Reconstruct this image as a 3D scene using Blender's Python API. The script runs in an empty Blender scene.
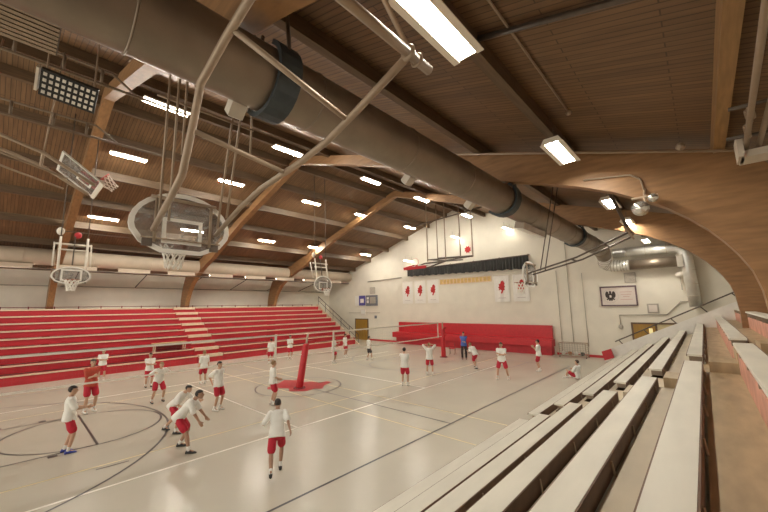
import bpy, bmesh, math, random
from mathutils import Vector, Matrix
random.seed(7)
C = bpy.context.scene.collection
SC = bpy.context.scene
PI = math.pi
V = Vector

# ------------------------------------------------------------------ materials
MATS = {}
def mat(name, col, rough=0.6, metal=0.0, var=0.12, scale=6.0, emit=0.0, bump=0.0, stretch=None, alpha=1.0, spec=0.5):
    if name in MATS: return MATS[name]
    m = bpy.data.materials.new(name); m.use_nodes = True
    nt = m.node_tree; b = nt.nodes['Principled BSDF']
    tc = nt.nodes.new('ShaderNodeTexCoord'); mp = nt.nodes.new('ShaderNodeMapping')
    nt.links.new(tc.outputs['Object'], mp.inputs['Vector'])
    if stretch: mp.inputs['Scale'].default_value = stretch
    n = nt.nodes.new('ShaderNodeTexNoise'); n.inputs['Scale'].default_value = scale; n.inputs['Detail'].default_value = 5
    nt.links.new(mp.outputs['Vector'], n.inputs['Vector'])
    r = nt.nodes.new('ShaderNodeValToRGB')
    r.color_ramp.elements[0].position = 0.3; r.color_ramp.elements[1].position = 0.7
    r.color_ramp.elements[0].color = tuple(max(0, c*(1-var)) for c in col)+(1,)
    r.color_ramp.elements[1].color = tuple(min(1, c*(1+var)) for c in col)+(1,)
    nt.links.new(n.outputs['Fac'], r.inputs['Fac'])
    nt.links.new(r.outputs['Color'], b.inputs['Base Color'])
    b.inputs['Roughness'].default_value = rough; b.inputs['Metallic'].default_value = metal
    b.inputs['Specular IOR Level'].default_value = spec
    if emit:
        b.inputs['Emission Color'].default_value = tuple(col)+(1,); b.inputs['Emission Strength'].default_value = emit
    if alpha < 1: b.inputs['Alpha'].default_value = alpha
    if bump:
        bp = nt.nodes.new('ShaderNodeBump'); bp.inputs['Strength'].default_value = bump; bp.inputs['Distance'].default_value = 0.02
        nt.links.new(n.outputs['Fac'], bp.inputs['Height']); nt.links.new(bp.outputs['Normal'], b.inputs['Normal'])
    MATS[name] = m
    return m
def plank_mat(name, c1, c2, mortar, width, row, rough=0.55, rot=0.0, msize=0.012):
    m = bpy.data.materials.new(name); m.use_nodes = True
    nt = m.node_tree; b = nt.nodes['Principled BSDF']
    tc = nt.nodes.new('ShaderNodeTexCoord'); mp = nt.nodes.new('ShaderNodeMapping')
    mp.inputs['Rotation'].default_value = (0, 0, rot)
    nt.links.new(tc.outputs['Object'], mp.inputs['Vector'])
    br = nt.nodes.new('ShaderNodeTexBrick'); br.offset = 0.37
    br.inputs['Scale'].default_value = 1.0
    br.inputs['Color1'].default_value = c1+(1,); br.inputs['Color2'].default_value = c2+(1,); br.inputs['Mortar'].default_value = mortar+(1,)
    br.inputs['Brick Width'].default_value = width; br.inputs['Row Height'].default_value = row
    br.inputs['Mortar Size'].default_value = msize; br.inputs['Mortar Smooth'].default_value = 0.4
    nt.links.new(mp.outputs['Vector'], br.inputs['Vector'])
    n = nt.nodes.new('ShaderNodeTexNoise'); n.inputs['Scale'].default_value = 2.2; n.inputs['Detail'].default_value = 6
    mp2 = nt.nodes.new('ShaderNodeMapping'); mp2.inputs['Scale'].default_value = (0.35, 5, 1)
    nt.links.new(mp.outputs['Vector'], mp2.inputs['Vector']); nt.links.new(mp2.outputs['Vector'], n.inputs['Vector'])
    mx = nt.nodes.new('ShaderNodeMix'); mx.data_type = 'RGBA'; mx.blend_type = 'MULTIPLY'; mx.inputs['Factor'].default_value = 0.55
    rp = nt.nodes.new('ShaderNodeValToRGB'); rp.color_ramp.elements[0].position = 0.3; rp.color_ramp.elements[0].color = (0.45,0.42,0.4,1)
    rp.color_ramp.elements[1].position = 0.72; rp.color_ramp.elements[1].color = (1.15,1.12,1.1,1)
    nt.links.new(n.outputs['Fac'], rp.inputs['Fac'])
    nt.links.new(br.outputs['Color'], mx.inputs['A']); nt.links.new(rp.outputs['Color'], mx.inputs['B'])
    nt.links.new(mx.outputs['Result'], b.inputs['Base Color'])
    b.inputs['Roughness'].default_value = rough
    MATS[name] = m
    return m
def glass_mat():
    m = bpy.data.materials.new('board_glass'); m.use_nodes = True
    nt = m.node_tree; nt.nodes.clear()
    o = nt.nodes.new('ShaderNodeOutputMaterial'); mx = nt.nodes.new('ShaderNodeMixShader')
    t = nt.nodes.new('ShaderNodeBsdfTransparent'); t.inputs['Color'].default_value = (0.82,0.82,0.82,1)
    p = nt.nodes.new('ShaderNodeBsdfPrincipled'); p.inputs['Roughness'].default_value = 0.25
    n = nt.nodes.new('ShaderNodeTexNoise'); n.inputs['Scale'].default_value = 9; n.inputs['Detail'].default_value = 6
    r = nt.nodes.new('ShaderNodeValToRGB'); r.color_ramp.elements[0].position = 0.42; r.color_ramp.elements[0].color = (0.10,0.10,0.10,1)
    r.color_ramp.elements[1].position = 0.72; r.color_ramp.elements[1].color = (0.45,0.45,0.45,1)
    p.inputs['Base Color'].default_value = (0.55,0.55,0.53,1)
    nt.links.new(n.outputs['Fac'], r.inputs['Fac']); nt.links.new(r.outputs['Color'], mx.inputs['Fac'])
    nt.links.new(t.outputs['BSDF'], mx.inputs[1]); nt.links.new(p.outputs['BSDF'], mx.inputs[2]); nt.links.new(mx.outputs['Shader'], o.inputs['Surface'])
    return m

M_DECK  = plank_mat('deck_planks', (0.225,0.130,0.062), (0.178,0.102,0.049), (0.08,0.045,0.022), 3.4, 0.13)
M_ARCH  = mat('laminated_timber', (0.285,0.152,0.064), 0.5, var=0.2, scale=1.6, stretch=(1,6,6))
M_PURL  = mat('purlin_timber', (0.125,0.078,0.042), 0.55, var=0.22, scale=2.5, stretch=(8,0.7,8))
M_PURL_LIT = mat('lit_purlin_timber', (0.34,0.20,0.085), 0.5, var=0.2, scale=2.5, stretch=(8,0.7,8))  # purlin timber with the light falling on it painted in as gold
M_WALL  = mat('cream_paint', (0.80,0.755,0.645), 0.7, var=0.04, scale=1.2)
M_FLOOR = mat('gym_floor', (0.57,0.53,0.44), 0.27, var=0.03, scale=0.7, spec=0.5)
M_LWHITE= mat('line_white', (0.88,0.84,0.74), 0.3, var=0.03)
M_LBLACK= mat('line_black', (0.05,0.045,0.05), 0.3, var=0.05)
M_LYEL  = mat('line_yellow', (0.72,0.60,0.30), 0.3, var=0.05)
M_DECAL = mat('floor_red', (0.50,0.035,0.05), 0.3, var=0.08)
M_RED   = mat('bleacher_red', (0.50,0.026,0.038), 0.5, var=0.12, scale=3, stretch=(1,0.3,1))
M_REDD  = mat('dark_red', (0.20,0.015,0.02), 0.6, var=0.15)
M_REDP  = mat('red_vinyl', (0.55,0.025,0.035), 0.4, var=0.08)
M_EDGE  = mat('cream_edge', (0.74,0.58,0.42), 0.5, var=0.08)
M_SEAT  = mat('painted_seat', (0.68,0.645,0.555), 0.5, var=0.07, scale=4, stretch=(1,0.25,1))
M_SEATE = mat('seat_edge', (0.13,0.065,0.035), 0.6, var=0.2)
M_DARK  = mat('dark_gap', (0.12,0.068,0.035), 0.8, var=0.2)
M_FOOT  = mat('footboard_cream', (0.56,0.47,0.34), 0.55, var=0.10, scale=2.5, stretch=(1,0.4,1))
M_TAN   = mat('footboard_tan', (0.42,0.31,0.18), 0.5, var=0.16, scale=2.2, stretch=(3,0.8,1))
M_PINK  = mat('worn_red_paint', (0.60,0.30,0.215), 0.6, var=0.2, scale=2.5)
M_DUCT  = mat('duct_metal', (0.27,0.22,0.17), 0.42, metal=0.7, var=0.12, scale=2.0)
M_SILV  = mat('silver_duct', (0.78,0.77,0.72), 0.34, metal=0.6, var=0.10, scale=3.0)
M_PIPEC = mat('cream_duct', (0.52,0.43,0.33), 0.55, var=0.06, scale=2.0)
M_REG   = mat('register_metal', (0.62,0.56,0.47), 0.5, var=0.06)
M_SLATE = mat('slate_pad', (0.035,0.045,0.05), 0.6, var=0.2)
M_STEEL = mat('painted_steel', (0.36,0.275,0.195), 0.45, metal=0.25, var=0.08)
M_TRUSS = mat('truss_pipe', (0.22,0.165,0.115), 0.5, metal=0.2, var=0.1)
M_DSTEEL= mat('dark_steel', (0.12,0.095,0.075), 0.5, metal=0.4, var=0.15)
M_WHITE = mat('white_paint', (0.86,0.84,0.78), 0.5, var=0.03)
M_CLOTH = mat('white_cloth', (0.86,0.85,0.80), 0.8, var=0.04, scale=8)
M_SHORT = mat('red_cloth', (0.50,0.018,0.04), 0.8, var=0.12, scale=8)
M_REDT  = mat('red_shirt', (0.48,0.07,0.04), 0.8, var=0.12, scale=8)
M_BLUE  = mat('blue_cloth', (0.09,0.16,0.52), 0.8, var=0.12, scale=8)
M_BLKC  = mat('black_cloth', (0.035,0.03,0.03), 0.8, var=0.2, scale=8)
M_SKIN  = mat('skin', (0.55,0.335,0.225), 0.55, var=0.05, scale=10)
M_SKIND = mat('skin_tan', (0.40,0.23,0.15), 0.55, var=0.05, scale=10)
M_EYE   = mat('eye_dark', (0.03,0.02,0.02), 0.3, var=0.1)
M_LIP   = mat('lip', (0.36,0.14,0.11), 0.5, var=0.05)
M_HAIRB = mat('hair_brown', (0.05,0.028,0.016), 0.6, var=0.3, scale=30)
M_HAIRK = mat('hair_black', (0.02,0.015,0.013), 0.6, var=0.3, scale=30)
M_HAIRL = mat('hair_light', (0.28,0.17,0.08), 0.6, var=0.25, scale=30)
M_SHOEB = mat('shoe_blue', (0.05,0.07,0.35), 0.5, var=0.1)
M_SHOEW = mat('shoe_white', (0.78,0.75,0.70), 0.5, var=0.05)
M_SHOEK = mat('shoe_black', (0.03,0.028,0.028), 0.5, var=0.1)
M_SOCK  = mat('sock_white', (0.8,0.78,0.74), 0.8, var=0.05)
M_NET   = mat('net_cord', (0.25,0.22,0.18), 0.7, var=0.05)
M_BNET  = mat('hoop_net', (0.88,0.85,0.78), 0.7, var=0.04)
M_TAPE  = mat('net_tape', (0.90,0.87,0.79), 0.6, var=0.03)
M_RIM   = mat('hoop_rim', (0.30,0.12,0.07), 0.4, metal=0.3, var=0.1)
M_REDRIM= mat('hoop_rim_red', (0.60,0.03,0.03), 0.4, var=0.08)
M_GLASS = glass_mat()
M_TUBE  = mat('lamp_tube', (1.0,0.94,0.82), 0.5, var=0.0, emit=195.0)
M_TUBED = mat('lamp_tube_dim', (1.0,0.93,0.80), 0.5, var=0.0, emit=22.0)
M_TUBEW = mat('side_lamp_tube', (1.0,0.93,0.80), 0.5, var=0.0, emit=30.0)
M_REFL  = mat('fixture_reflector', (0.26,0.22,0.17), 0.5, var=0.05)
M_FIX   = mat('fixture_enamel', (0.80,0.74,0.64), 0.45, var=0.04)
M_DOOR  = mat('door_ochre', (0.40,0.22,0.035), 0.45, var=0.12, scale=3, stretch=(5,5,0.5))
M_JAMB  = mat('door_frame', (0.15,0.09,0.05), 0.5, var=0.1)
M_PANE  = mat('door_pane', (0.9,0.74,0.36), 0.2, var=0.05, emit=0.5)
M_CHAR  = mat('charcoal_cloth', (0.045,0.045,0.042), 0.85, var=0.3, scale=5, stretch=(4,1,0.2))
M_BANN  = mat('banner_cloth', (0.86,0.83,0.77), 0.8, var=0.03)
M_BRED  = mat('banner_red', (0.50,0.03,0.03), 0.7, var=0.15)
M_BGREY = mat('banner_print', (0.62,0.56,0.52), 0.8, var=0.05)
M_GOLD  = mat('gold_cloth', (0.68,0.46,0.17), 0.7, var=0.15, scale=5)
M_SIGNB = mat('sign_blue', (0.09,0.08,0.32), 0.5, var=0.1)
M_SIGNG = mat('sign_grey', (0.17,0.18,0.21), 0.5, var=0.1)
M_PURP  = mat('plum_frame', (0.15,0.095,0.11), 0.5, var=0.1)
M_PALE  = mat('plaque_field', (0.74,0.66,0.60), 0.6, var=0.03)
M_GRIL  = mat('grille_grey', (0.42,0.38,0.32), 0.6, var=0.08)
M_EAGLE = mat('emblem_dark', (0.05,0.035,0.03), 0.6, var=0.1)
M_ORNG  = mat('ball_leather', (0.50,0.22,0.09), 0.6, var=0.15)
M_BALLW = mat('ball_white', (0.80,0.77,0.70), 0.6, var=0.05)
M_BRASS = mat('handle_metal', (0.6,0.55,0.45), 0.3, metal=0.9, var=0.05)
M_GRIDB = mat('grid_black', (0.02,0.02,0.02), 0.5, var=0.1)
M_CELL  = mat('grid_cell', (0.78,0.74,0.66), 0.5, var=0.25, scale=3)
M_LENS  = mat('lamp_lens', (0.75,0.74,0.70), 0.1, metal=0.8, var=0.15, scale=14)
M_TABLE = mat('table_wood', (0.50,0.33,0.16), 0.5, var=0.12)

# ------------------------------------------------------------------ mesh helpers
class MB:
    def __init__(s): s.v=[]; s.f=[]; s.m=[]
    def add(s, vs, fs, mi=0):
        o=len(s.v); s.v+= [tuple(x) for x in vs]; s.f+=[tuple(i+o for i in f) for f in fs]; s.m+=[mi]*len(fs); return s
    def box(s, lo, hi, mi=0):
        x0,y0,z0=lo; x1,y1,z1=hi
        return s.add([(x0,y0,z0),(x1,y0,z0),(x1,y1,z0),(x0,y1,z0),(x0,y0,z1),(x1,y0,z1),(x1,y1,z1),(x0,y1,z1)],
              [(0,3,2,1),(4,5,6,7),(0,1,5,4),(1,2,6,5),(2,3,7,6),(3,0,4,7)], mi)
    def obox(s, c, ax, ay, az, mi=0):
        c=V(c);ax=V(ax);ay=V(ay);az=V(az); vs=[]
        for k in (-1,1):
            for (i,j) in ((-1,-1),(1,-1),(1,1),(-1,1)): vs.append(c+ax*i+ay*j+az*k)
        return s.add(vs,[(0,3,2,1),(4,5,6,7),(0,1,5,4),(1,2,6,5),(2,3,7,6),(3,0,4,7)],mi)
    def loft(s, rings, mi=0, closed=True, caps=True):
        n=len(rings[0]); vs=[p for r in rings for p in r]; fs=[]
        for i in range(len(rings)-1):
            for j in range(n if closed else n-1):
                a=i*n+j; b=i*n+(j+1)%n; fs.append((a,b,b+n,a+n))
        if caps and closed:
            fs.append(tuple(reversed(range(n)))); fs.append(tuple(range((len(rings)-1)*n, len(rings)*n)))
        return s.add(vs,fs,mi)
    def tube(s, pts, r, seg=8, mi=0, caps=True, sy=None):
        pts=[V(p) for p in pts]; rs=r if isinstance(r,(list,tuple)) else [r]*len(pts)
        rings=[]; prev=None
        for i,p in enumerate(pts):
            if i==0: t=pts[1]-p
            elif i==len(pts)-1: t=p-pts[i-1]
            else: t=(pts[i+1]-p).normalized()+(p-pts[i-1]).normalized()
            t.normalize()
            if prev is None:
                a=V((0,0,1)) if abs(t.z)<0.9 else V((1,0,0)); u=(a-t*a.dot(t)).normalized()
            else: u=(prev-t*prev.dot(t)).normalized()
            prev=u; w=t.cross(u)
            rings.append([p+(u*math.cos(2*PI*k/seg)+w*math.sin(2*PI*k/seg)*(sy or 1))*rs[i] for k in range(seg)])
        return s.loft(rings,mi,True,caps)
    def limb(s, pts, rs, seg=10, mi=0):
        pts=[V(p) for p in pts]
        d0=(pts[0]-pts[1]).normalized(); d1=(pts[-1]-pts[-2]).normalized()
        P=[pts[0]+d0*rs[0]*.95, pts[0]+d0*rs[0]*.6]+pts+[pts[-1]+d1*rs[-1]*.6, pts[-1]+d1*rs[-1]*.95]
        R=[rs[0]*.3, rs[0]*.8]+list(rs)+[rs[-1]*.8, rs[-1]*.3]
        return s.tube(P,R,seg,mi)
    def ball(s, c, r, seg=12, rings=8, mi=0, mtx=None):
        c=V(c); r=V((r,r,r)) if not hasattr(r,'__len__') else V(r); vs=[];fs=[]
        def tf(p):
            p=V((p[0]*r.x,p[1]*r.y,p[2]*r.z)); return c+(mtx@p if mtx is not None else p)
        vs.append(tf((0,0,1)))
        for i in range(1,rings):
            a=PI*i/rings
            for j in range(seg): vs.append(tf((math.sin(a)*math.cos(2*PI*j/seg),math.sin(a)*math.sin(2*PI*j/seg),math.cos(a))))
        vs.append(tf((0,0,-1))); L=len(vs)-1
        for j in range(seg): fs.append((0,1+j,1+(j+1)%seg)); fs.append((L,L-seg+(j+1)%seg,L-seg+j))
        for i in range(rings-2):
            for j in range(seg):
                a=1+i*seg+j;b=1+i*seg+(j+1)%seg; fs.append((a,a+seg,b+seg,b))
        return s.add(vs,fs,mi)
    def prism(s, outline, o, ux, uy, uz, mi=0):
        """outline of 2-D points laid in the plane (ux, uy) at o, extruded along uz"""
        o=V(o);ux=V(ux);uy=V(uy);uz=V(uz); n=len(outline)
        a=[o+ux*p[0]+uy*p[1] for p in outline]; b=[p+uz for p in a]
        fs=[tuple(reversed(range(n))),tuple(range(n,2*n))]+[(i,(i+1)%n,n+(i+1)%n,n+i) for i in range(n)]
        return s.add(a+b,fs,mi)
    def strip(s, outer, inner, o, ux, uy, uz, mi=0):
        """closed band between two matching outlines"""
        o=V(o);ux=V(ux);uy=V(uy);uz=V(uz); n=len(outer)
        P=lambda q:o+ux*q[0]+uy*q[1]
        vs=[P(q) for q in outer]+[P(q) for q in inner]+[P(q)+uz for q in outer]+[P(q)+uz for q in inner]; fs=[]
        for i in range(n):
            j=(i+1)%n
            fs+=[(i,j,n+j,n+i),(2*n+i,3*n+i,3*n+j,2*n+j),(i,2*n+i,2*n+j,j),(n+i,n+j,3*n+j,3*n+i)]
        return s.add(vs,fs,mi)
    def ring(s, c, n, R, r, seg=24, sseg=6, mi=0):
        c=V(c);n=V(n).normalized();a=V((0,0,1)) if abs(n.z)<.9 else V((1,0,0)); u=(a-n*a.dot(n)).normalized(); w=n.cross(u)
        vs=[];fs=[]
        for i in range(seg):
            d=u*math.cos(2*PI*i/seg)+w*math.sin(2*PI*i/seg)
            for k in range(sseg): vs.append(c+d*(R+r*math.cos(2*PI*k/sseg))+n*r*math.sin(2*PI*k/sseg))
        for i in range(seg):
            for k in range(sseg):
                fs.append((i*sseg+k,((i+1)%seg)*sseg+k,((i+1)%seg)*sseg+(k+1)%sseg,i*sseg+(k+1)%sseg))
        return s.add(vs,fs,mi)

def root_loc(o):
    p=V((0,0,0))
    while o is not None: p+=o.location; o=o.parent
    return p
def link_mesh(name, me, mats, parent=None):
    o=bpy.data.objects.new(name, me); C.objects.link(o)
    for m in (mats if isinstance(mats,(list,tuple)) else [mats]): me.materials.append(m)
    if parent is not None: o.parent=parent
    return o
def obj(name, mb, mats, parent=None, smooth=False, base=None):
    off = root_loc(parent) if parent is not None else (V(base) if base is not None else V((0,0,0)))
    me=bpy.data.meshes.new(name); me.from_pydata([tuple(V(p)-off) for p in mb.v],[],mb.f)
    for i,p in enumerate(me.polygons): p.material_index=mb.m[i]; p.use_smooth=smooth
    bm=bmesh.new(); bm.from_mesh(me); bmesh.ops.recalc_face_normals(bm,faces=bm.faces); bm.to_mesh(me); bm.free()
    me.update()
    o=link_mesh(name,me,mats,parent)
    if parent is None and base is not None: o.location=base
    return o
def tag(o, label=None, cat=None, group=None, kind=None):
    if label: o['label']=label
    if cat: o['category']=cat
    if group: o['group']=group
    if kind: o['kind']=kind
    return o
def thing(name, loc, label, cat, group=None):
    o=bpy.data.objects.new(name,None); C.objects.link(o); o.location=loc; o.empty_display_size=0.1
    return tag(o,label,cat,group)
def dup(o, parent=None):
    c=o.copy(); C.objects.link(c)
    if parent is not None: c.parent=parent
    for ch in list(o.children): dup(ch,c)
    return c
def struct(name, mb, mats, label, cat, smooth=False, base=None):
    return tag(obj(name,mb,mats,None,smooth,base),label,cat,None,'structure')

# ------------------------------------------------------------------ room constants
XC=-15.9; RIDGE=12.35; SL=0.315
XL=-34.3; XR=2.6; Y0=-9.0; YW=26.9
def deck(x): return RIDGE-SL*abs(x-XC)

# camera -----------------------------------------------------------
cam_d=bpy.data.cameras.new('camera'); cam=bpy.data.objects.new('camera',cam_d); C.objects.link(cam)
yaw,pit,rol=[math.radians(a) for a in (42.7,8.4,-0.95)]
fw=V((-math.sin(yaw)*math.cos(pit),math.cos(yaw)*math.cos(pit),math.sin(pit)))
r0=V((math.cos(yaw),math.sin(yaw),0)); u0=r0.cross(fw)
rr=r0*math.cos(rol)+u0*math.sin(rol); uu=rr.cross(fw)
mw=Matrix.Identity(4)
for i in range(3): mw[i][0]=rr[i]; mw[i][1]=uu[i]; mw[i][2]=-fw[i]
mw.translation=(0,0,3.6)
cam.matrix_world=mw
cam_d.sensor_width=36; cam_d.lens=342*36/768; cam_d.clip_start=0.05; cam_d.clip_end=200
SC.camera=cam

# ------------------------------------------------------------------ shell
# floor with its painted court lines in the same mesh
fl=MB(); fl.add([(XL-.2,Y0,0),(XR+.2,Y0,0),(XR+.2,YW+.2,0),(XL-.2,YW+.2,0)],[(0,1,2,3)],0)
def fline(x0,y0,x1,y1,w,mi,z):
    d=V((x1-x0,y1-y0,0)).normalized(); n=V((-d.y,d.x,0))*w/2
    a=V((x0,y0,z));b=V((x1,y1,z)); fl.add([a-n,b-n,b+n,a+n],[(0,1,2,3)],mi)
def farc(cx,cy,r,a0,a1,w,mi,z,n=64):
    vs=[];fs=[]
    for i in range(n+1):
        a=a0+(a1-a0)*i/n
        for q in (r-w/2,r+w/2): vs.append((cx+q*math.cos(a),cy+q*math.sin(a),z))
    for i in range(n): fs.append((2*i,2*i+1,2*i+3,2*i+2))
    fl.add(vs,fs,mi)
CX,CY=-14.3,9.5
WW=0.075
# yellow cross courts
for x in (-10.85,-17.75): fline(x,-6,x,24.4,0.05,3,0.0012)
for y in (8.55,10.5): fline(-22.1,y,-4.75,y,0.05,3,0.0012)
# white volleyball court
fline(-9.48,-6.0,-9.48,21.0,WW,1,0.002); fline(-19.1,-6,-19.1,21,WW,1,0.002)
for y in (6.28,12.85): fline(-19.1,y,-9.48,y,WW,1,0.002)
# black basketball court
fline(-6.13,-6,-6.13,22.4,0.06,2,0.003); fline(-22.4,-6,-22.4,22.4,0.06,2,0.003)
fline(-22.4,9.55,-6.13,9.55,0.06,2,0.003); fline(-22.4,22.4,-6.13,22.4,0.06,2,0.003)
farc(CX,CY,1.93,0,2*PI,0.06,2,0.003)
for (yf,sg) in ((1.97,1),(17.05,-1)):
    fline(-16.45,yf,-12.6,yf,0.06,2,0.003)
    for x in (-16.45,-12.6): fline(x,yf,x,yf-sg*6,0.06,2,0.003)
    farc(-14.5,yf,1.93,0,2*PI,0.06,2,0.003)
    yb=yf-sg*4.0; a0,a1=(0,PI) if sg>0 else (PI,2*PI)
    farc(-14.5,yb,6.0,a0,a1,0.06,2,0.003)
    for x in (-20.5,-8.5): fline(x,yb,x,yb-sg*1.5,0.06,2,0.003)
    for x in (-16.6,-12.45):
        for k in (0.9,1.9,2.9): fl.box((x-.09,yf-sg*k-.09,0.001),(x+.09,yf-sg*k+.09,0.0035),2)
fline(-10.65,1.68,-10.64,2.30,0.05,2,0.003)
# red floor emblem in the centre circle
pts=[(-1.7,.25),(-1.25,-.35),(-.85,-1.15),(-.5,-1.3),(-.3,-.85),(.1,-.6),(.6,-.9),(1.15,-.35),(1.05,.15),(1.35,.35),(.9,.75),(.55,1.45),(.25,1.5),(.2,1.0),(-.3,.95),(-.55,.55),(-1.1,.7)]
fl.add([(CX+p[0],CY+p[1],0.004) for p in pts],[tuple(range(len(pts)))],4)
struct('floor',fl,[M_FLOOR,M_LWHITE,M_LBLACK,M_LYEL,M_DECAL],'glossy beige gym floor painted with court lines and a red centre emblem','floor')

# walls
w=MB(); w.prism([(XL-.3,0),(XR+.3,0),(XR+.3,deck(XR)+.25),(XC,RIDGE+.25),(XL-.3,deck(XL)+.25)],(0,YW,0),(1,0,0),(0,0,1),(0,.3,0))
struct('wall_far',w,M_WALL,'cream painted gable end wall at the far end of the gym','wall')
w=MB(); w.box((XL-.3,Y0,0),(XL,YW,deck(XL)+.05)); struct('wall_left',w,M_WALL,'cream side wall above the red bleachers','wall')
w=MB(); w.box((XR,Y0,0),(XR+.3,YW,deck(XR)+.05)); struct('wall_right',w,M_WALL,'cream side wall behind the pale bleachers','wall')
w=MB()
w.add([(XL-.4,Y0,deck(XL-.4)),(XC,Y0,RIDGE),(XC,YW+.3,RIDGE),(XL-.4,YW+.3,deck(XL-.4)),(XR+.4,Y0,deck(XR+.4)),(XR+.4,YW+.3,deck(XR+.4))],[(0,1,2,3),(1,4,5,2)])
ce=struct('ceiling',w,M_DECK,'brown plank roof deck of the gabled ceiling','ceiling')
w=MB(); w.box((-27.2,YW-.03,0),(-22.8,YW,.16)); w.box((-8.1,YW-.03,0),(-3.5,YW,.16)); w.box((XL,YW-.03,0),(-29.4,YW,.16))
struct('baseboard_far',w,M_REDP,'red baseboard along the far end wall','baseboard')

# laminated timber arches
prof=[(0,0),(0,3.2),(.05,3.8),(.14,4.2),(.3,4.55),(.48,4.85),(.7,5.15),(.98,5.45),(1.35,5.78),(1.8,6.08),(2.4,6.42),(3.1,6.73),(4.2,7.13),(5.3,7.48),(6.5,8.0),(10,9.42),(14,10.72),(16.85,11.62)]
def arch(n,y,label):
    mb=MB(); xb=XC+16.85; inn=[(xb-s,z) for s,z in prof]; inn+= [(2*XC-x,z) for x,z in reversed(inn[:-1])]
    out=[]
    for x,z in inn:
        s=16.85-abs(x-XC)
        t=min(1,max(0,(z-3.0)/4.2))
        dd=deck(x)-.28
        if s<2.6:
            k=s/2.6; off=(1-k)*1.15
            ox=x+(off if x>XC else -off); zz=min(deck(ox)-.28, z+ (0 if z<3 else (z-3)*.55+ .25))
            if z<3.1: zz=z
            out.append((ox,zz))
        else: out.append((x,dd))
    n_=len(inn); T=.17
    vs=[(x,y-T,z) for x,z in inn]+[(x,y-T,z) for x,z in out]+[(x,y+T,z) for x,z in inn]+[(x,y+T,z) for x,z in out]; fs=[]
    for i in range(n_-1):
        fs+=[(i,i+1,n_+i+1,n_+i),(2*n_+i,3*n_+i,3*n_+i+1,2*n_+i+1),(i,2*n_+i,2*n_+i+1,i+1),(n_+i,n_+i+1,3*n_+i+1,3*n_+i)]
    mb.add(vs,fs)
    return struct('trim_%d'%n,mb,M_ARCH,label,'arch',True)
for n,(y,l) in enumerate(((1.8,'brown laminated timber arch nearest the camera, passing over the fan-shaped backboard'),(10.3,'laminated timber arch whose broad haunch curves down into the pale bleachers'),(18.6,'laminated timber arch two bays down, next before the end wall')),1):
    o=arch(n,y,l)
    for p in o.data.polygons: p.use_smooth=False
# purlins
n=4
for dx in (.9,2.9,5.6,8.3,11.0,13.55,16.5):
    for sg in (-1,1):
        x=XC+sg*dx; z=deck(x); mb=MB()
        mb.box((x-.09,Y0,z-.36),(x+.09,YW,z+.05))
        struct('trim_%d'%n,mb,M_PURL_LIT if x>0 else M_PURL,'long timber purlin under the roof deck, %s'%(('left' if sg<0 else 'right')+' slope, row %d down from the ridge'%(int((dx+1.9)/2.65)+1)),'purlin'); n+=1

# doors
def door(n,x0,x1,z1,pane,label):
    d=MB(); d.box((x0,YW-.05,0),(x1,YW-.005,z1)); o=struct('door_%d'%n,d,M_DOOR,label,'door')
    f=MB(); f.box((x0-.1,YW-.09,0),(x0,YW,z1+.1)); f.box((x1,YW-.09,0),(x1+.1,YW,z1+.1)); f.box((x0,YW-.09,z1),(x1,YW,z1+.1)); obj('door_frame',f,M_JAMB,o)
    h=MB(); h.tube([(x1-.12,YW-.05,1.05),(x1-.12,YW-.12,1.05),(x1-.24,YW-.12,1.05)],.018); obj('door_handle',h,M_BRASS,o)
    if pane:
        g=MB(); g.box((x1-.32,YW-.06,1.25),(x1-.14,YW-.045,2.0)); obj('window_pane',g,M_PANE,o)
    return o
door(1,-29.3,-27.4,2.2,False,'ochre door at the left of the end wall beside the red bleachers')
door(2,-3.45,-2.35,2.25,True,'ochre wood door with a narrow glass, left leaf of the doorway at the end wall')
d=MB(); d.box((-2.25,YW-.05,0),(-1.1,YW-.005,2.25)); o=struct('door_3',d,mat('door_pale',(0.72,0.60,0.34),0.5,var=0.05),'pale yellow right leaf of the doorway at the end wall','door')
f=MB(); f.box((-1.1,YW-.09,0),(-1.0,YW,2.35)); f.box((-2.25,YW-.09,2.25),(-1.1,YW,2.35)); obj('door_frame',f,M_JAMB,o)

# ------------------------------------------------------------------ left red bleachers
def zl(k): return 0.5+0.41*(k-1)           # tread height of row k (1..9)
def xl(k): return -25.6-0.76*(k-1)          # its front edge
def left_section(y0,y1,label,end=None):
    t=thing('bleacher_section',(-25.6,(y0+y1)/2,0),label,'bleachers')
    for k in range(1,10):
        r=MB(); r.box((xl(k)-.10,y0,zl(k-1) if k>1 else 0),(xl(k)-.05,y1,zl(k)-.05)); obj('riser',r,M_RED,t)
        s=MB(); s.box((xl(k)-.28,y0,zl(k)-.05),(xl(k),y1,zl(k)),0); s.box((xl(k)-.05,y0,zl(k)-.075),(xl(k)+.012,y1,zl(k)+.006),1)
        obj('seat_board',s,[M_RED,M_EDGE],t)
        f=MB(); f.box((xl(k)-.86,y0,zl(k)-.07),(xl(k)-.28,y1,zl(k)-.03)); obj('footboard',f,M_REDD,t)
    if end:
        p=MB(); ye=y1
        p.prism([(xl(1)+.5,0),(xl(9)-.4,zl(9)+.25),(xl(9)-.4,zl(9)-.1),(xl(1)-.05,0)],(0,ye+.02,0),(1,0,0),(0,0,1),(0,.08,0)); obj('side_stringer',p,M_EDGE,t)
        h=MB(); a=V((xl(1)+.3,ye+.1,.95)); b=V((xl(9)-.2,ye+.1,zl(9)+1.05)); h.tube([a,b],.03); h.tube([a-V((0,0,.45)),b-V((0,0,.45))],.022)
        for i in range(6):
            q=a.lerp(b,i/5); h.tube([q,q-V((0,0,.98))],.025)
        obj('handrail',h,M_DSTEEL,t)
    return t
left_section(-8.5,8.95,'red tiered bleachers on the left, section nearer the camera with a table on it')
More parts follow.
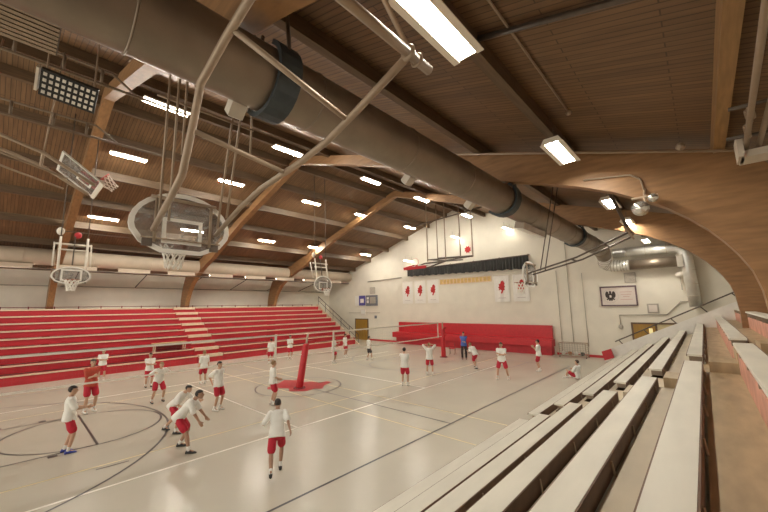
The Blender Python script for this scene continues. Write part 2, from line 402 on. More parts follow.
left_section(10.65,23.4,'red tiered bleachers on the left, far section ending in a sloped handrail',True)
t=thing('aisle_stairs',(-25.6,9.8,0),'cream topped stair aisle climbing between the two red bleacher sections','stairs')
for k in range(1,10):
    s=MB(); s.box((xl(k)-.80,8.97,zl(k-1)-.05 if k>1 else 0),(xl(k)-.06,10.63,zl(k)-.03)); obj('step',s,M_RED,t)
    s=MB(); s.box((xl(k)-.38,9.0,zl(k)-.16),(xl(k)+.03,10.6,zl(k)+.03)); obj('step_tread',s,M_EDGE,t)
# rail posts on the back of the top row
t=thing('back_rail',(-32.6,8,3.7),'low dark rail on short posts behind the top row of the red bleachers','rail')
s=MB(); s.tube([(-32.55,-8,3.92),(-32.55,23.2,3.92)],.02); obj('rail_bar',s,M_REDD,t)
s=MB()
for i in range(26): s.tube([(-32.55,-7.9+i*1.24,3.7),(-32.55,-7.9+i*1.24,3.97)],.03,6)
tag(obj('rail_post',s,M_REDD,t),kind='stuff')
s=MB(); s.box((-34.25,-8.5,3.6),(-32.5,23.4,3.7)); obj('landing',s,M_REDD,t)

# scorer's table standing on the second red row
t=thing('folding_table',(-26.45,7.4,zl(2)),'tan folding table standing on the lower rows of the red bleachers','table')
s=MB(); s.box((-26.75,6.45,1.42),(-26.05,8.4,1.47)); obj('tabletop',s,M_TABLE,t)
for y in (6.55,8.3):
    s=MB(); s.tube([(-26.2,y,.91),(-26.2,y,1.42)],.03); s.tube([(-26.6,y,.91),(-26.6,y,1.42)],.03); s.tube([(-26.2,y,1.05),(-26.6,y,1.05)],.02); obj('leg',s,M_EDGE,t)
s=MB(); s.box((-26.7,6.6,.98),(-26.66,8.25,1.40)); obj('modesty_panel',s,M_REDD,t)

# ------------------------------------------------------------------ right pale bleachers
def zr(n): return 0.4*(n+1)
def xr(n): return -4.2+0.755*n
def right_section(ya,yb,label,ends,end=None):
    t=thing('bleacher_section',(-4.0,(ya+yb)/2,0),label,'bleachers')
    for n in range(0,9):
        y0,y1=ya,yb
        if ends and n in ends: y0,y1=ends[n]
        x=xr(n); z=zr(n); up=n>=6
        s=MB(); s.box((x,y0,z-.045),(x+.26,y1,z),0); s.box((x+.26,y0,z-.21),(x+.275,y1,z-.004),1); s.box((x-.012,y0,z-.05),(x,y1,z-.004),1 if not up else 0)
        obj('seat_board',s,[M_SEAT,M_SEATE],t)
        b=MB(); yy=y0+.3
        while yy<y1:
            b.box((x+.02,yy-.02,z-.20),(x+.25,yy+.02,z-.045)); b.tube([(x+.28,yy,z-.05),(x+.30,yy,z-.19)],.012,5); yy+=1.45
        bo=obj('bracket',b,M_STEEL,t); tag(bo,kind='stuff')
        f=MB(); f.box((x+.30,ya,z-.235),(min(x+.80,XR-.02),yb,z-.195)); obj('footboard',f,M_TAN if n>=5 else M_FOOT,t)
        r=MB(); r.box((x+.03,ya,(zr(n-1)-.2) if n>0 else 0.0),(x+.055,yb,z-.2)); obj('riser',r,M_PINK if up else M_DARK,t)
    if end:
        p=MB(); ye=yb; p.prism([(-4.95,0),(-4.95,.62),(1.7,3.78),(1.7,2.4),(-4.0,0)],(0,ye+.02,0),(1,0,0),(0,0,1),(0,.07,0)); obj('side_panel',p,M_WHITE,t)
        h=MB(); a=V((-4.3,ye+.06,1.22)); b=V((1.7,ye+.06,4.3)); h.tube([a,b],.035)
        for i in range(5):
            q=a.lerp(b,(i+.15)/4.6); h.tube([q,q+V((.35,0,-.42))],.03)
        obj('handrail',h,M_DSTEEL,t)
    return t
right_section(-6,9.55,'pale plank bleachers on the right, near section in the foreground',{0:(-6,10.1)})
right_section(10.75,25.55,'pale plank bleachers on the right, far section past the aisle by the end wall',None,True)
t=thing('aisle_stairs',(-4.0,10.15,0),'step boxes in the gap between the two pale bleacher sections','stairs')
for n in range(0,8):
    x=xr(n); z=zr(n)
    s=MB(); s.box((x+.02,9.6,max(0,z-.65)),(x+.74,10.7,z-.2)); obj('landing',s,M_TAN if n>=5 else M_FOOT,t)
    s=MB(); s.box((x+.36,9.62,z-.2),(x+.78,10.5,z-.0)); obj('step_box',s,M_TAN if n>=4 else M_FOOT,t)
t=MB(); t.obox((-4.68,25.2,.46),(.25,0,.10),(0,.10,0),(-.06,0,.26)); tag(obj('safety_pad',t,M_REDP,None,base=(-4.68,25.2,0)),'red vinyl pad at the low corner of the pale bleachers','pad')

# ------------------------------------------------------------------ end wall fittings
t=thing('folded_bench',(-15.4,YW,0),'long red folded bleacher bench against the end wall','bench')
s=MB(); s.box((-22.7,YW-.28,.02),(-8.25,YW-.06,2.04)); obj('back_panel',s,M_REDP,t)
s=MB(); s.box((-22.95,YW-1.0,.62),(-8.1,YW-.28,1.1)); obj('seat_board',s,M_REDP,t)
s=MB(); s.box((-22.7,YW-.7,0),(-8.25,YW-.28,.62)); obj('base_panel',s,M_RED,t)

emb=[(-.02,.36),(.10,.40),(.2,.33),(.26,.2),(.2,.12),(.28,.02),(.2,-.05),(.24,-.18),(.12,-.2),(.06,-.34),(-.02,-.4),(-.08,-.32),(0,-.2),(-.12,-.14),(-.24,-.2),(-.2,-.06),(-.28,.0),(-.18,.06),(-.22,.2),(-.1,.2)]
def banner(x0,x1,z0,z1,label,group):
    xc=(x0+x1)/2; t=thing('banner',(xc,YW-.03,z0),label,'banner',group)
    s=MB(); n=10
    vs=[];
    for i in range(n+1):
        xx=x0+(x1-x0)*i/n; dy=.012*math.sin(i*1.3)
        vs+=[(xx,YW-.05+dy,z0),(xx,YW-.05+dy,z1)]
    s.add(vs,[(2*i,2*i+2,2*i+3,2*i+1) for i in range(n)]); obj('cloth',s,M_BANN,t)
    k=(x1-x0)*.85; zc=z0+(z1-z0)*.55
    e=MB(); e.prism([(p[0]*k,p[1]*k*1.25) for p in emb],(xc,YW-.07,zc),(1,0,0),(0,0,1),(0,.006,0)); obj('emblem',e,M_BRED,t)
    e=MB(); e.box((xc-.32,YW-.07,z0+.28),(xc+.32,YW-.065,z0+.33)); obj('print',e,M_BGREY,t)
    r=MB(); r.tube([(x0-.03,YW-.06,z1),(x1+.03,YW-.06,z1)],.025); obj('rod',r,M_FIX,t)
for (x0,x1,l) in ((-22.3,-21.0,'white banner with a red emblem, leftmost of the three hung left of the gold strip'),(-20.75,-19.45,'white banner with a red emblem, middle one of the three left of the gold strip'),(-19.2,-17.95,'white banner with a red emblem, right one of three, touching the gold strip')):
    banner(x0,x1,3.85,6.05,l,'white wall banners')
for (x0,x1,l) in ((-12.5,-11.25,'white banner with a red emblem just right of the gold strip'),(-10.95,-9.7,'white banner with a red emblem beside the far hoop, last on the right')):
    banner(x0,x1,3.82,5.95,l,'white wall banners')
# gold strip of pennant tiles
t=thing('gold_strip',(-15.2,YW-.03,5.5),'strip of gold tiles on the wall under the charcoal curtain','wall strip')
s=MB(); s.box((-17.8,YW-.03,5.5),(-12.7,YW-.005,6.0)); obj('backing',s,M_EDGE,t)
for i in range(14):
    x=-17.75+i*.36; s=MB(); s.box((x,YW-.045,5.56),(x+.29,YW-.03,5.94)); obj('tile',s,M_GOLD,t)
# charcoal curtain roll
t=thing('gathered_curtain',(-15.4,YW-.3,6.3),'long charcoal curtain gathered up under a rail above the banners','curtain')
s=MB(); n=150; vs=[]
for i in range(n+1):
    f=i/n; xx=-21.4+11.9*f; dy=.07*math.sin(i*1.9)+.02*random.random()
    vs+=[(xx,YW-.3+dy,6.52-.22*f+.03*math.sin(i*.7)),(xx,YW-.3+dy*.4,7.16+.16*f)]
s.add(vs,[(2*i,2*i+2,2*i+3,2*i+1) for i in range(n)]); obj('cloth',s,M_CHAR,t)
s=MB(); s.tube([(-21.5,YW-.3,7.18),(-9.4,YW-.3,7.34)],.05)
for i in range(6): s.tube([(-21.2+i*2.32,YW-.3,7.2+i*.03),(-21.2+i*2.32,YW,7.3+i*.03)],.03)
obj('rail',s,M_DSTEEL,t)
# round red emblem high on the wall
s=MB(); st=[((.34 if i%2 else .24)*math.cos(i*PI/8),(.34 if i%2 else .24)*math.sin(i*PI/8)) for i in range(16)]
s.prism(st,(-14.75,YW-.04,8.45),(1,0,0),(0,0,1),(0,.03,0)); tag(obj('wall_emblem',s,M_BRED,None,base=(-14.75,YW-.04,8.1)),'small red star-shaped emblem high on the end wall','emblem')
# framed plaque with eagle seal
t=thing('seal_plaque',(-4.05,YW,3.4),'large framed pale plaque with a dark eagle seal on the end wall','plaque')
s=MB(); s.box((-4.98,YW-.05,3.44),(-3.12,YW-.01,4.62)); obj('field',s,M_PALE,t)
s=MB(); 
for (a,b) in (((-5.05,3.38),(-3.05,3.46)),((-5.05,4.58),(-3.05,4.68)),((-5.05,3.38),(-4.97,4.68)),((-3.13,3.38),(-3.05,4.68))): s.box((a[0],YW-.09,a[1]),(b[0],YW-.01,b[1]))
obj('frame',s,M_PURP,t)
s=MB(); k=1.0; ex,ez=-4.48,4.04
h=[(.05,.31),(.075,.25),(.05,.17),(.09,.15),(.12,.27),(.18,.32),(.25,.26),(.29,.12),(.28,-.02),(.22,-.12),(.15,-.14),(.24,-.2),(.2,-.28),(.12,-.22),(.09,-.33),(.03,-.28)]
egl=[(-.03,.33)]+h+[(0,-.35)]+[(-a,b) for a,b in reversed(h)]
s.prism(egl,(ex,YW-.062,ez),(1,0,0),(0,0,1),(0,.01,0)); obj('eagle',s,M_EAGLE,t)
s=MB(); s.box((ex-.055,YW-.07,ez-.10),(ex+.055,YW-.06,ez+.05)); obj('shield',s,M_PALE,t)
s=MB(); s.ring((ex,YW-.055,ez),(0,1,0),.44,.012,32,4); obj('seal_ring',s,M_BGREY,t)
for i,(a,b,z) in enumerate(((-3.95,-3.3,4.28),(-3.9,-3.35,4.12),(-3.8,-3.45,3.98),(-3.95,-3.3,3.8))):
    s=MB(); s.box((a,YW-.055,z-.02),(b,YW-.05,z+.02)); obj('text_line',s,mat('faded_print',(0.62,0.42,0.38),.7,var=.05),t)
# small wall fittings
def wallbox(name,x0,x1,z0,z1,d,m,label,cat,lid=None):
    s=MB(); s.box((x0,YW-d,z0),(x1,YW-.002,z1)); o=obj(name,s,m,None,base=((x0+x1)/2,YW,z0)); tag(o,label,cat)
    if lid:
        s=MB(); s.box((x0+.08,YW-d-.02,z0+.08),(x1-.08,YW-d,z1-.08)); obj('panel',s,lid,o)
    return o
wallbox('exit_frame',-2.62,-2.05,2.92,3.5,.08,M_GRIL,'small grey framed box on the wall right of the seal plaque','wall box',M_PALE)
g=wallbox('wall_grille',-3.62,-3.0,4.86,5.5,.05,M_GRIL,'square grey vent grille above the seal plaque','vent')
s=MB()
for i in range(7): s.box((-3.57,YW-.075,4.92+i*.08),(-3.05,YW-.05,4.95+i*.08))
obj('louvre',s,M_FIX,g)
o=wallbox('wall_sign',-29.4,-27.75,3.75,4.85,.08,M_SIGNB,'blue and white wall sign left of the scoreboard','sign')
s=MB(); s.box((-29.4,YW-.09,3.75),(-28.75,YW-.08,4.85)); s.box((-28.5,YW-.09,4.05),(-27.95,YW-.08,4.5)); obj('white_panel',s,M_WHITE,o)
o=wallbox('scoreboard',-27.55,-25.85,3.7,4.85,.14,M_SIGNG,'grey scoreboard on the end wall above the left door','scoreboard')
s=MB(); s.box((-26.9,YW-.16,3.95),(-26.05,YW-.14,4.65)); obj('display',s,M_GRIL,o)
s=MB(); s.box((-27.4,YW-.16,4.0),(-27.1,YW-.14,4.3)); s.box((-27.4,YW-.16,4.4),(-27.1,YW-.14,4.65)); obj('digit_panel',s,M_WHITE,o)
g=wallbox('wall_grille',-27.0,-26.2,5.0,5.7,.05,M_GRIL,'grey vent grille above the scoreboard','vent')
s=MB()
for i in range(7): s.box((-26.95,YW-.07,5.06+i*.085),(-26.25,YW-.05,5.09+i*.085))
obj('louvre',s,M_FIX,g)
wallbox('wall_clock',-28.45,-27.7,2.75,3.3,.08,M_PALE,'pale square clock box above the left door','clock',M_WHITE)
wallbox('fire_alarm',-26.3,-26.0,2.35,2.65,.08,M_SIGNG,'small dark alarm box right of the left door','alarm')
# conduits on the wall
def conduit(pts,label,r=.025,m=None,cat='conduit'):
    s=MB(); s.tube(pts,r,6); o=obj('conduit',s,m or M_GRIL,None,True,base=pts[0]); tag(o,label,cat); return o
conduit([(-7.7,YW-.05,1.0),(-7.7,YW-.05,6.0)],'thin vertical conduit on the end wall, left one over the ball cage',.02)
conduit([(-6.95,YW-.05,.9),(-6.95,YW-.05,8.2)],'thin vertical conduit on the end wall, middle one over the ball cage',.02)
conduit([(-6.05,YW-.05,.7),(-6.05,YW-.05,5.7)],'thin vertical conduit on the end wall, right one over the ball cage',.02)
conduit([(-4.1,YW-.05,2.15),(-4.1,YW-.05,2.8),(-1.7,YW-.05,2.84),(-1.0,YW-.05,3.6),(-.2,YW-.05,3.62)],'bent conduit running over the right doorway',.03)
s=MB(); s.ball((-4.1,YW-.08,2.05),(.13,.08,.16)); tag(obj('alarm_bell',s,M_GRIL,None,True,base=(-4.1,YW-.08,2.0)),'small grey alarm bell at the end of the bent conduit','alarm')
conduit([(-27.3,YW-.06,6.35),(-22.4,YW-.06,6.5)],'horizontal conduit on the end wall running to the charcoal curtain',.05)
conduit([(-30.5,YW-.05,2.95),(-25.5,YW-.05,2.95)],'thin horizontal conduit above the left door',.02)
# wall lamp
t=thing('flood_lamp',(-.85,YW,4.9),'grey floodlight on a stem on the end wall left of the silver downpipe','lamp')
s=MB(); s.tube([(-.85,YW-.2,5.15),(-.85,YW-.2,4.3),(-.85,YW,4.3)],.03); obj('stem',s,M_GRIL,t)
s=MB(); s.ball((-.85,YW-.28,5.2),(.22,.18,.2)); obj('lamp_head',s,M_FIX,t,True)

# ball cage
t=thing('ball_cage',(-6.8,26.1,0),'low wire ball cage on wheels against the end wall','cart')
x0,x1,y0,y1,z0,z1=-7.6,-6.0,25.75,26.45,.14,.95
s=MB()
for x in (x0,x1):
    for y in (y0,y1): s.tube([(x,y,.05),(x,y,z1)],.022,6)
for z in (z0,z1):
    s.tube([(x0,y0,z),(x1,y0,z),(x1,y1,z),(x0,y1,z),(x0,y0,z)],.022,6)
obj('cage_frame',s,M_STEEL,t)
s=MB()
for i in range(1,10):
    x=x0+(x1-x0)*i/10; s.tube([(x,y0,z0),(x,y0,z1)],.008,4); s.tube([(x,y1,z0),(x,y1,z1)],.008,4)
for i in range(1,6):
    z=z0+(z1-z0)*i/6; s.tube([(x0,y0,z),(x1,y0,z),(x1,y1,z),(x0,y1,z),(x0,y0,z)],.008,4)
for i in range(1,8):
    y=y0+(y1-y0)*i/8; s.tube([(x0,y,z0),(x1,y,z0)],.008,4)
obj('wire_mesh',s,M_GRIL,t)
for x in (x0,x1):
    for y in (y0,y1):
        s=MB(); s.ring((x,y,.055),(1,0,0),.035,.02,12,6); obj('wheel',s,M_SHOEK,t)
for i,(x,y,z,m,l) in enumerate(((-7.4,25.9,.29,M_BALLW,'white ball at the left end inside the wire cage'),(-7.0,25.92,.29,M_ORNG,'brown ball left of centre inside the wire cage'),(-6.62,25.9,.29,M_BALLW,'white ball right of centre inside the wire cage'),(-6.24,25.92,.29,M_SHOEK,'dark ball at the right end inside the wire cage'))):
    s=MB(); s.ball((x,y,z),.125,14,10); tag(obj('ball',s,m,None,True,base=(x,y,z-.125)),l,'ball','balls in the wire cage')

# red chair by the far net post
def chair(x,y,a,label):
    t=thing('folding_chair',(0,0,0),label,'chair')
    s=MB(); s.box((-.2,-.2,.43),(.2,.2,.47)); obj('seat',s,M_REDP,t)
    s=MB(); s.box((-.2,-.22,.62),(.2,-.19,.86)); obj('backrest',s,M_REDP,t)
    for sx in (-1,1):
        s=MB(); s.tube([(sx*.2,.22,0),(sx*.2,-.2,.86)],.014); obj('leg',s,M_DSTEEL,t)
        s=MB(); s.tube([(sx*.18,-.25,0),(sx*.18,.14,.45)],.014); obj('leg',s,M_DSTEEL,t)
    t.location=(x,y,0); t.rotation_euler=(0,0,a)
chair(-14.1,22.6,.3,'red folding chair standing near the far net post')
chair(-13.6,23.6,-.4,'second red folding chair, just behind the first by the far post')

# ------------------------------------------------------------------ silver ducts on the end wall
def bend(pts,r,name,label,m,cat,seg=18,n=6,flex=False):
    P=[V(p) for p in pts]; out=[P[0]]
    for i in range(1,len(P)-1):
        a,b,c=P[i-1],P[i],P[i+1]; q=min((a-b).length,(c-b).length,2.2*r)*.9
        p0=b+(a-b).normalized()*q; p1=b+(c-b).normalized()*q
        for k in range(n+1):
            u=k/n; out.append(p0*(1-u)**2+b*2*u*(1-u)+p1*u*u)
    out.append(P[-1])
    s=MB()
    s.tube(out,r,seg); return s,out
t=thing('silver_duct',(-1.9,YW-.45,6.4),'upper shiny round duct along the end wall that turns down as a pipe','duct')
s,_=bend([(-4.0,YW-.55,6.78),(-.5,YW-.55,6.78),(-.35,YW-.45,3.3)],.29,'','',M_SILV,''); obj('pipe',s,M_SILV,t,True)
for x in (-3.3,-2.3,-1.3):
    s=MB(); s.ring((x,YW-.55,6.78),(1,0,0),.295,.018,24,5); obj('band',s,M_REG,t,True)
for z in (5.4,4.6,3.9):
    s=MB(); s.ring((-.38,YW-.46,z),(0,0,1),.295,.018,24,5); obj('band',s,M_REG,t,True)
t=thing('flexible_duct',(-3.5,YW-.5,6.0),'ribbed silver elbow joining the main duct to the lower wall duct','duct')
P=[(-4.42,YW-1.0,6.55),(-4.5,YW-.62,6.15),(-4.25,YW-.5,6.0),(-3.7,YW-.5,5.95),(-3.2,YW-.5,5.95)]
s=MB(); s.tube(P,[.4,.38,.36,.34,.32],18); obj('elbow',s,M_SILV,t,True)
s=MB(); 
for i in range(14):
    f=i/13*(len(P)-1); a=int(min(f,len(P)-2)); q=V(P[a]).lerp(V(P[a+1]),f-a); dd=V(P[a+1])-V(P[a]); s.ring(q,dd,.385-.06*i/13,.022,20,5)
obj('rib',s,M_GRIL,t,True)
s=MB(); s.tube([(-3.2,YW-.5,5.95),(-.7,YW-.5,5.95)],.31,18); obj('pipe',s,M_DUCT,t,True)
s=MB(); s.box((-.9,YW-.85,5.6),(-.62,YW-.05,6.3)); obj('end_box',s,M_GRIL,t)

# ------------------------------------------------------------------ main round duct
DX,DZ,DR=-4.4,6.95,.46
t=thing('main_duct',(DX,8,DZ),'long round brown-grey metal air duct running the length of the gym','duct')
s=MB(); s.tube([(DX,y,DZ) for y in (-7,0,5,10,15,20,24.6)],DR,32); obj('pipe',s,M_DUCT,t,True)
s=MB(); s.tube([(DX,24.6,DZ),(DX,25.2,DZ-.12),(DX-.02,25.8,DZ-.35)],[DR,DR*.98,DR*.92],24); obj('reducer',s,M_DUCT,t,True)
y=.6
while y<24.5:
    s=MB(); s.ring((DX,y,DZ),(0,1,0),DR+.004,.014,32,5); obj('seam_band',s,M_DUCT,t,True); y+=2.4
for y in (2.0,6.1,9.0,13.3):
    s=MB(); d=V((-.72,0,-.69)) if y<10 else V((-.25,0,-.968)); q=V((DX,y,DZ))+d*(DR+.10); u=V((-d.z,0,d.x))
    big=y>10; s.obox(q,d*.11,V((0,1.2 if big else .11,0)),u*(.17 if big else .10)); r=obj('register',s,M_DUCT if big else M_REG,t)
    s=MB(); s.obox(q+d*.115,d*.01,V((0,1.15 if big else .09,0)),u*(.14 if big else .08)); obj('register_face',s,M_WHITE,r)
for y in (2.35,10.45,18.75):
    s=MB(); a=[PI*1.22+PI*1.1*i/14 for i in range(15)]; W=.17
    vs=[];fs=[]
    for q in a:
        for rr_ in (DR+.03,DR+.10):
            for dy in (-W,W): vs.append((DX+rr_*math.cos(q),y+dy,DZ+rr_*math.sin(q)))
    for i in range(14):
        b=4*i; fs+=[(b,b+1,b+5,b+4),(b+2,b+6,b+7,b+3),(b,b+4,b+6,b+2),(b+1,b+3,b+7,b+5)]
    fs+=[(0,2,3,1),(56,57,59,58)]
    s.add(vs,fs); o=obj('saddle',s,M_SLATE,t)
    for sx in (-1,1):
        b=MB(); b.tube([(DX+sx*(DR+.04),y,DZ),(DX+sx*(DR-.1),y,DZ+DR+.55)],.03,6); obj('hanger_rod',b,M_DSTEEL,o)
# cream duct along the left wall
t=thing('side_duct',(-30.0,8,7.0),'cream round duct running along the left side above the red bleachers','duct')
s=MB(); s.tube([(-30.2,y,7.05) for y in (-8,2,10,18,26.6)],.52,24); obj('pipe',s,M_PIPEC,t,True)
y=-1.0
for i in range(8):
    s=MB(); s.ring((-30.2,.2+i*3.3,7.05),(0,1,0),.525,.016,24,5); obj('seam_band',s,M_PIPEC,t,True)
s=MB()
s.box((-30.75,-8,6.3),(-30.4,26.8,6.36))  # dark strip added to stand for the shade below the duct
tag(obj('duct_shadow',s,M_DSTEEL,None,base=(-30.6,9,6.3)),'dark strip added as the shadow under the cream duct along the left wall','shadow_strip')
conduit([(-34.2,-8,5.45),(-34.2,26.8,5.45)],'thin grey conduit along the left wall below the cream duct',.03)
for i in range(9):
    yc=-.3+i*3.05; t=thing('side_light',(-30.5,yc,6.35),'x','light','hooded lights under the cream side duct')
    tag(t,'pale hooded strip light under the cream side duct, '+['leftmost, cut by the frame edge','second from the left','third from the left','fourth from the left','fifth from the left','sixth from the left','third from the end wall','second from the end wall','nearest the end wall'][i])
    s=MB(); s.box((-29.80,yc-.95,6.30),(-29.77,yc+.95,6.55)); s.box((-30.3,yc-.95,6.52),(-29.80,yc+.95,6.55)); obj('hood',s,M_PIPEC,t)
    s=MB(); s.tube([(-29.95,yc-.9,6.43),(-29.95,yc+.9,6.43)],.03,8); obj('lamp_tube',s,M_TUBEW,t,True)
# small brackets under the shelf
for i in range(7):
    yb=-1.0+i*3.9
    s=MB(); s.tube([(-34.2,yb,5.5),(-30.76,yb,6.3)],.03,6); o=obj('strip_bracket',s,M_DSTEEL,None,base=(-34.2,yb,5.5)); tag(o,'slanted dark bracket holding the added shadow strip under the cream duct','bracket','shadow strip brackets')

# ------------------------------------------------------------------ light fixtures
def make_fixture(kind,tm=None):
    t=thing('light_fixture',(0,0,0),'x','light')
    if kind=='strip':
        s=MB(); s.box((-.20,-.72,.02),(.20,.72,.07)); obj('housing',s,M_FIX,t)  # housing widened past the tubes to keep their light off the deck
        s=MB(); 
        for x in (-.045,.045): s.tube([(x,-.66,-.02),(x,.66,-.02)],.032,8)
        obj('lamp_tube',s,tm or M_TUBE,t,True)
        s=MB()
        for y in (-.5,.5): s.tube([(0,y,.09),(0,y,.46)],.008,5)
        obj('hanger_wire',s,M_DSTEEL,t)
    else:
        s=MB(); s.prism([(-.22,-.05),(-.15,.07),(.15,.07),(.22,-.05),(.19,-.05),(.13,.045),(-.13,.045),(-.19,-.05)],(0,-.72,0),(1,0,0),(0,0,1),(0,1.44,0)); obj('reflector',s,M_REFL,t)
        for sx in (-1,1):
            s=MB(); s.obox((sx*.185,0,-.062),(.05,0,0),(0,.73,0),(0,0,.008)); obj('flange',s,M_FIX,t)
        for y in (-.73,.71):
            s=MB(); s.prism([(-.22,-.05),(-.15,.07),(.15,.07),(.22,-.05)],(0,y,0),(1,0,0),(0,0,1),(0,.02,0)); obj('end_cap',s,M_FIX,t)
        s=MB()
        for x in (-.06,.06): s.tube([(x,-.66,0),(x,.66,0)],.03,8)
        obj('lamp_tube',s,tm or M_TUBE,t,True)
        s=MB()
        for y in (-.5,.5): s.tube([(0,y,.07),(0,y,.36)],.008,5)
        obj('hanger_wire',s,M_DSTEEL,t)
    return t
ords=['nearest the camera','second from camera','third from camera','fourth from camera','fifth from camera by the end wall','last, almost against the end wall']
rows=[('strip','ridge row left of the main duct',-13.3,10.75,(3.1,8.0,13.4,18.3,24.4)),
      ('strip','middle row over the left court',-19.1,10.75,(3.1,7.9,13.4,18.2,24.3)),
      ('strip','low row over the red bleachers',-25.3,8.98,(3.2,8.0,13.5,18.2,24.6)),
      ('wide','row above the pale bleachers',-2.06,7.13,(3.34,8.4,14.2,18.25,24.6))]
protos={}
for kind,rn,x,z,ys in rows:
    for i,y in enumerate(ys):
        if kind not in protos: protos[kind]=make_fixture(kind); t=protos[kind]
        else: t=dup(protos[kind])
        t.location=(x,y,z)
        tag(t,('strip light, ' if kind=='strip' else 'wide twin-tube light, ')+ords[i]+', '+rn,'light','ceiling light fixtures')
for (x,y,z,l) in ((-10.9,26.35,9.6,'bright strip fixture against the end wall right of the far hoop frame'),(-15.6,26.35,9.6,'strip fixture against the end wall behind the far hoop frame rods'),(-20.9,26.2,8.0,'strip fixture against the end wall over the left banners')):
    t=make_fixture('strip',M_TUBED); t.location=(x,y,z); tag(t,l,'light','ceiling light fixtures')

# ------------------------------------------------------------------ basketball backstops
def fan_outline(w,h):
    pts=[(-.20*w,-.5*h),(.20*w,-.5*h),(.40*w,-.36*h),(.485*w,-.18*h)]
    for i in range(17):
        a=-0.05+ (PI+.1)*i/16
        pts.append((.5*w*math.cos(a),-.06*h+.56*h*math.sin(a)))
    pts+=[(-.485*w,-.18*h),(-.40*w,-.36*h)]
    return pts
def hoop_parts(t,o,ux,uy,uz,w,h,fan=True,rimm=M_RIM,zr_=-.30,netm=None):
    """board in the plane (ux across, uz up) centred at o, rim toward uy"""
    o=V(o);ux=V(ux).normalized();uy=V(uy).normalized();uz=V(uz).normalized()
    outl=fan_outline(w,h) if fan else [(-w/2,-h/2),(w/2,-h/2),(w/2,h/2),(-w/2,h/2)]
    k=.86 if fan else None
    inn=[(p[0]*.90,p[1]*.865) for p in outl] if fan else [(p[0]*.94,p[1]*.90) for p in outl]
    s=MB(); s.prism(outl,o-uy*.012,ux,uz,uy*.02); g=obj('backboard',s,M_GLASS,t)
    s=MB(); s.strip(outl,inn,o-uy*.022,ux,uz,uy*.04); obj('border',s,M_WHITE,g)
    if fan:
        for sx in (-1,1):
            s=MB(); s.obox(o+ux*(sx*.33*w)+uz*(-.36*h)-uy*.03,ux*.07,uy*.02,uz*.06); obj('corner_bracket',s,M_DSTEEL,g)
    a=.305; b0,b1=-.36*h+.02,-.36*h+.45; q=.055
    s=MB(); s.strip([(-a,b0),(a,b0),(a,b1),(-a,b1)],[(-a+q,b0+q),(a-q,b0+q),(a-q,b1-q),(-a+q,b1-q)],o-uy*.02,ux,uz,uy*.036); obj('target_square',s,M_WHITE,g)
    rc=o+uz*(zr_*h)+uy*(.15+.228)
    s=MB(); s.ring(rc,uz,.228,.012,28,6)
    s.obox(o+uz*(zr_*h)+uy*.08,ux*.09,uy*.08,uz*.03); s.obox(o+uz*(zr_*h-.04)+uy*.02,ux*.11,uy*.02,uz*.08); obj('rim',s,rimm,t,True)
    s=MB(); L=[(.222,0),(.19,-.11),(.155,-.22),(.13,-.33),(.125,-.42)]; n=10
    for j in range(n):
        for sg in (-1,1):
            P=[]
            for i,(r,z) in enumerate(L):
                a_=2*PI*(j+sg*i*.5)/n; P.append(rc+ux*r*math.cos(a_)+uy*r*math.sin(a_)+uz*z)
            s.tube(P,.012,4)
    obj('hoop_net',s,M_BNET,t)
    return g
# near side hoop seen from behind
def side_backstop(label,o,sc,ys,path_l,path_r,axle,struts,w=1.54,h=1.04):
    t=thing('basketball_backstop',(o[0],o[1],o[2]-.6),label,'basketball hoop','side court basketball backstops')
    hoop_parts(t,o,(0,1,0),(-1,0,0),(0,0,1),w,h)
    for P in (path_l,path_r):
        s=MB(); s.tube(P,.042 if sc else .03,10); obj('frame_tube',s,M_STEEL if sc else M_DSTEEL,t,True)
    for f in (.22,.55):
        def pick(P):
            k=f*(len(P)-1); i=int(k); return V(P[i]).lerp(V(P[min(i+1,len(P)-1)]),k-i)
        s=MB(); s.tube([pick(path_l),pick(path_r)],.032,8); obj('cross_tube',s,M_STEEL if sc else M_DSTEEL,t,True)
    s=MB(); s.tube(axle,.052 if sc else .035,10); ax=obj('axle_pipe',s,M_STEEL,t,True)
    for y in (ys[0],ys[1]):
        s=MB(); x,z=axle[0][0],axle[0][2]; s.ring((x,y,z),(0,1,0),.06,.025,16,6); obj('clamp',s,M_STEEL,ax,True); s=MB(); s.ring((x,y+.14,z),(0,1,0),.06,.016,16,6); obj('clamp',s,M_STEEL,ax,True)
        s=MB(); s.tube([(x,y+.07,z),(x-.51,y-.5,deck(x-.51)-.3)],.03,6); obj('brace',s,M_STEEL if sc else M_DSTEEL,ax,True)
    for P in struts:
        s=MB(); s.tube(P,.02,6); obj('strut',s,M_STEEL if sc else M_DSTEEL,t,True)
    # board mounting frame behind the glass
    s=MB(); bx=o[0]+.06
    s.tube([(bx,o[1]-.42,o[2]+.38),(bx,o[1]-.42,o[2]-.36)],.025,6); s.tube([(bx,o[1]+.42,o[2]+.38),(bx,o[1]+.42,o[2]-.36)],.025,6)
    s.tube([(bx,o[1]-.6,o[2]-.30),(bx,o[1]+.6,o[2]-.30)],.014,6); s.tube([(bx,o[1]-.5,o[2]+.38),(bx,o[1]+.5,o[2]+.38)],.03,6)
    obj('mounting_frame',s,M_STEEL,t,True)
    return t
pl=[(-1.85,1.15,6.1),(-2.69,1.2,6.38),(-3.2,1.2,6.28),(-3.85,1.2,6.10),(-3.98,1.2,5.74),(-4.13,1.2,5.43),(-4.3,1.21,5.16),(-4.95,1.26,5.0),(-6.3,1.42,4.88)]
prr=[(-1.88,2.42,6.03),(-2.6,2.44,5.80),(-3.2,2.45,5.62),(-3.85,2.46,5.53),(-4.85,2.45,5.43),(-5.5,2.44,5.27),(-6.3,2.38,4.92)]
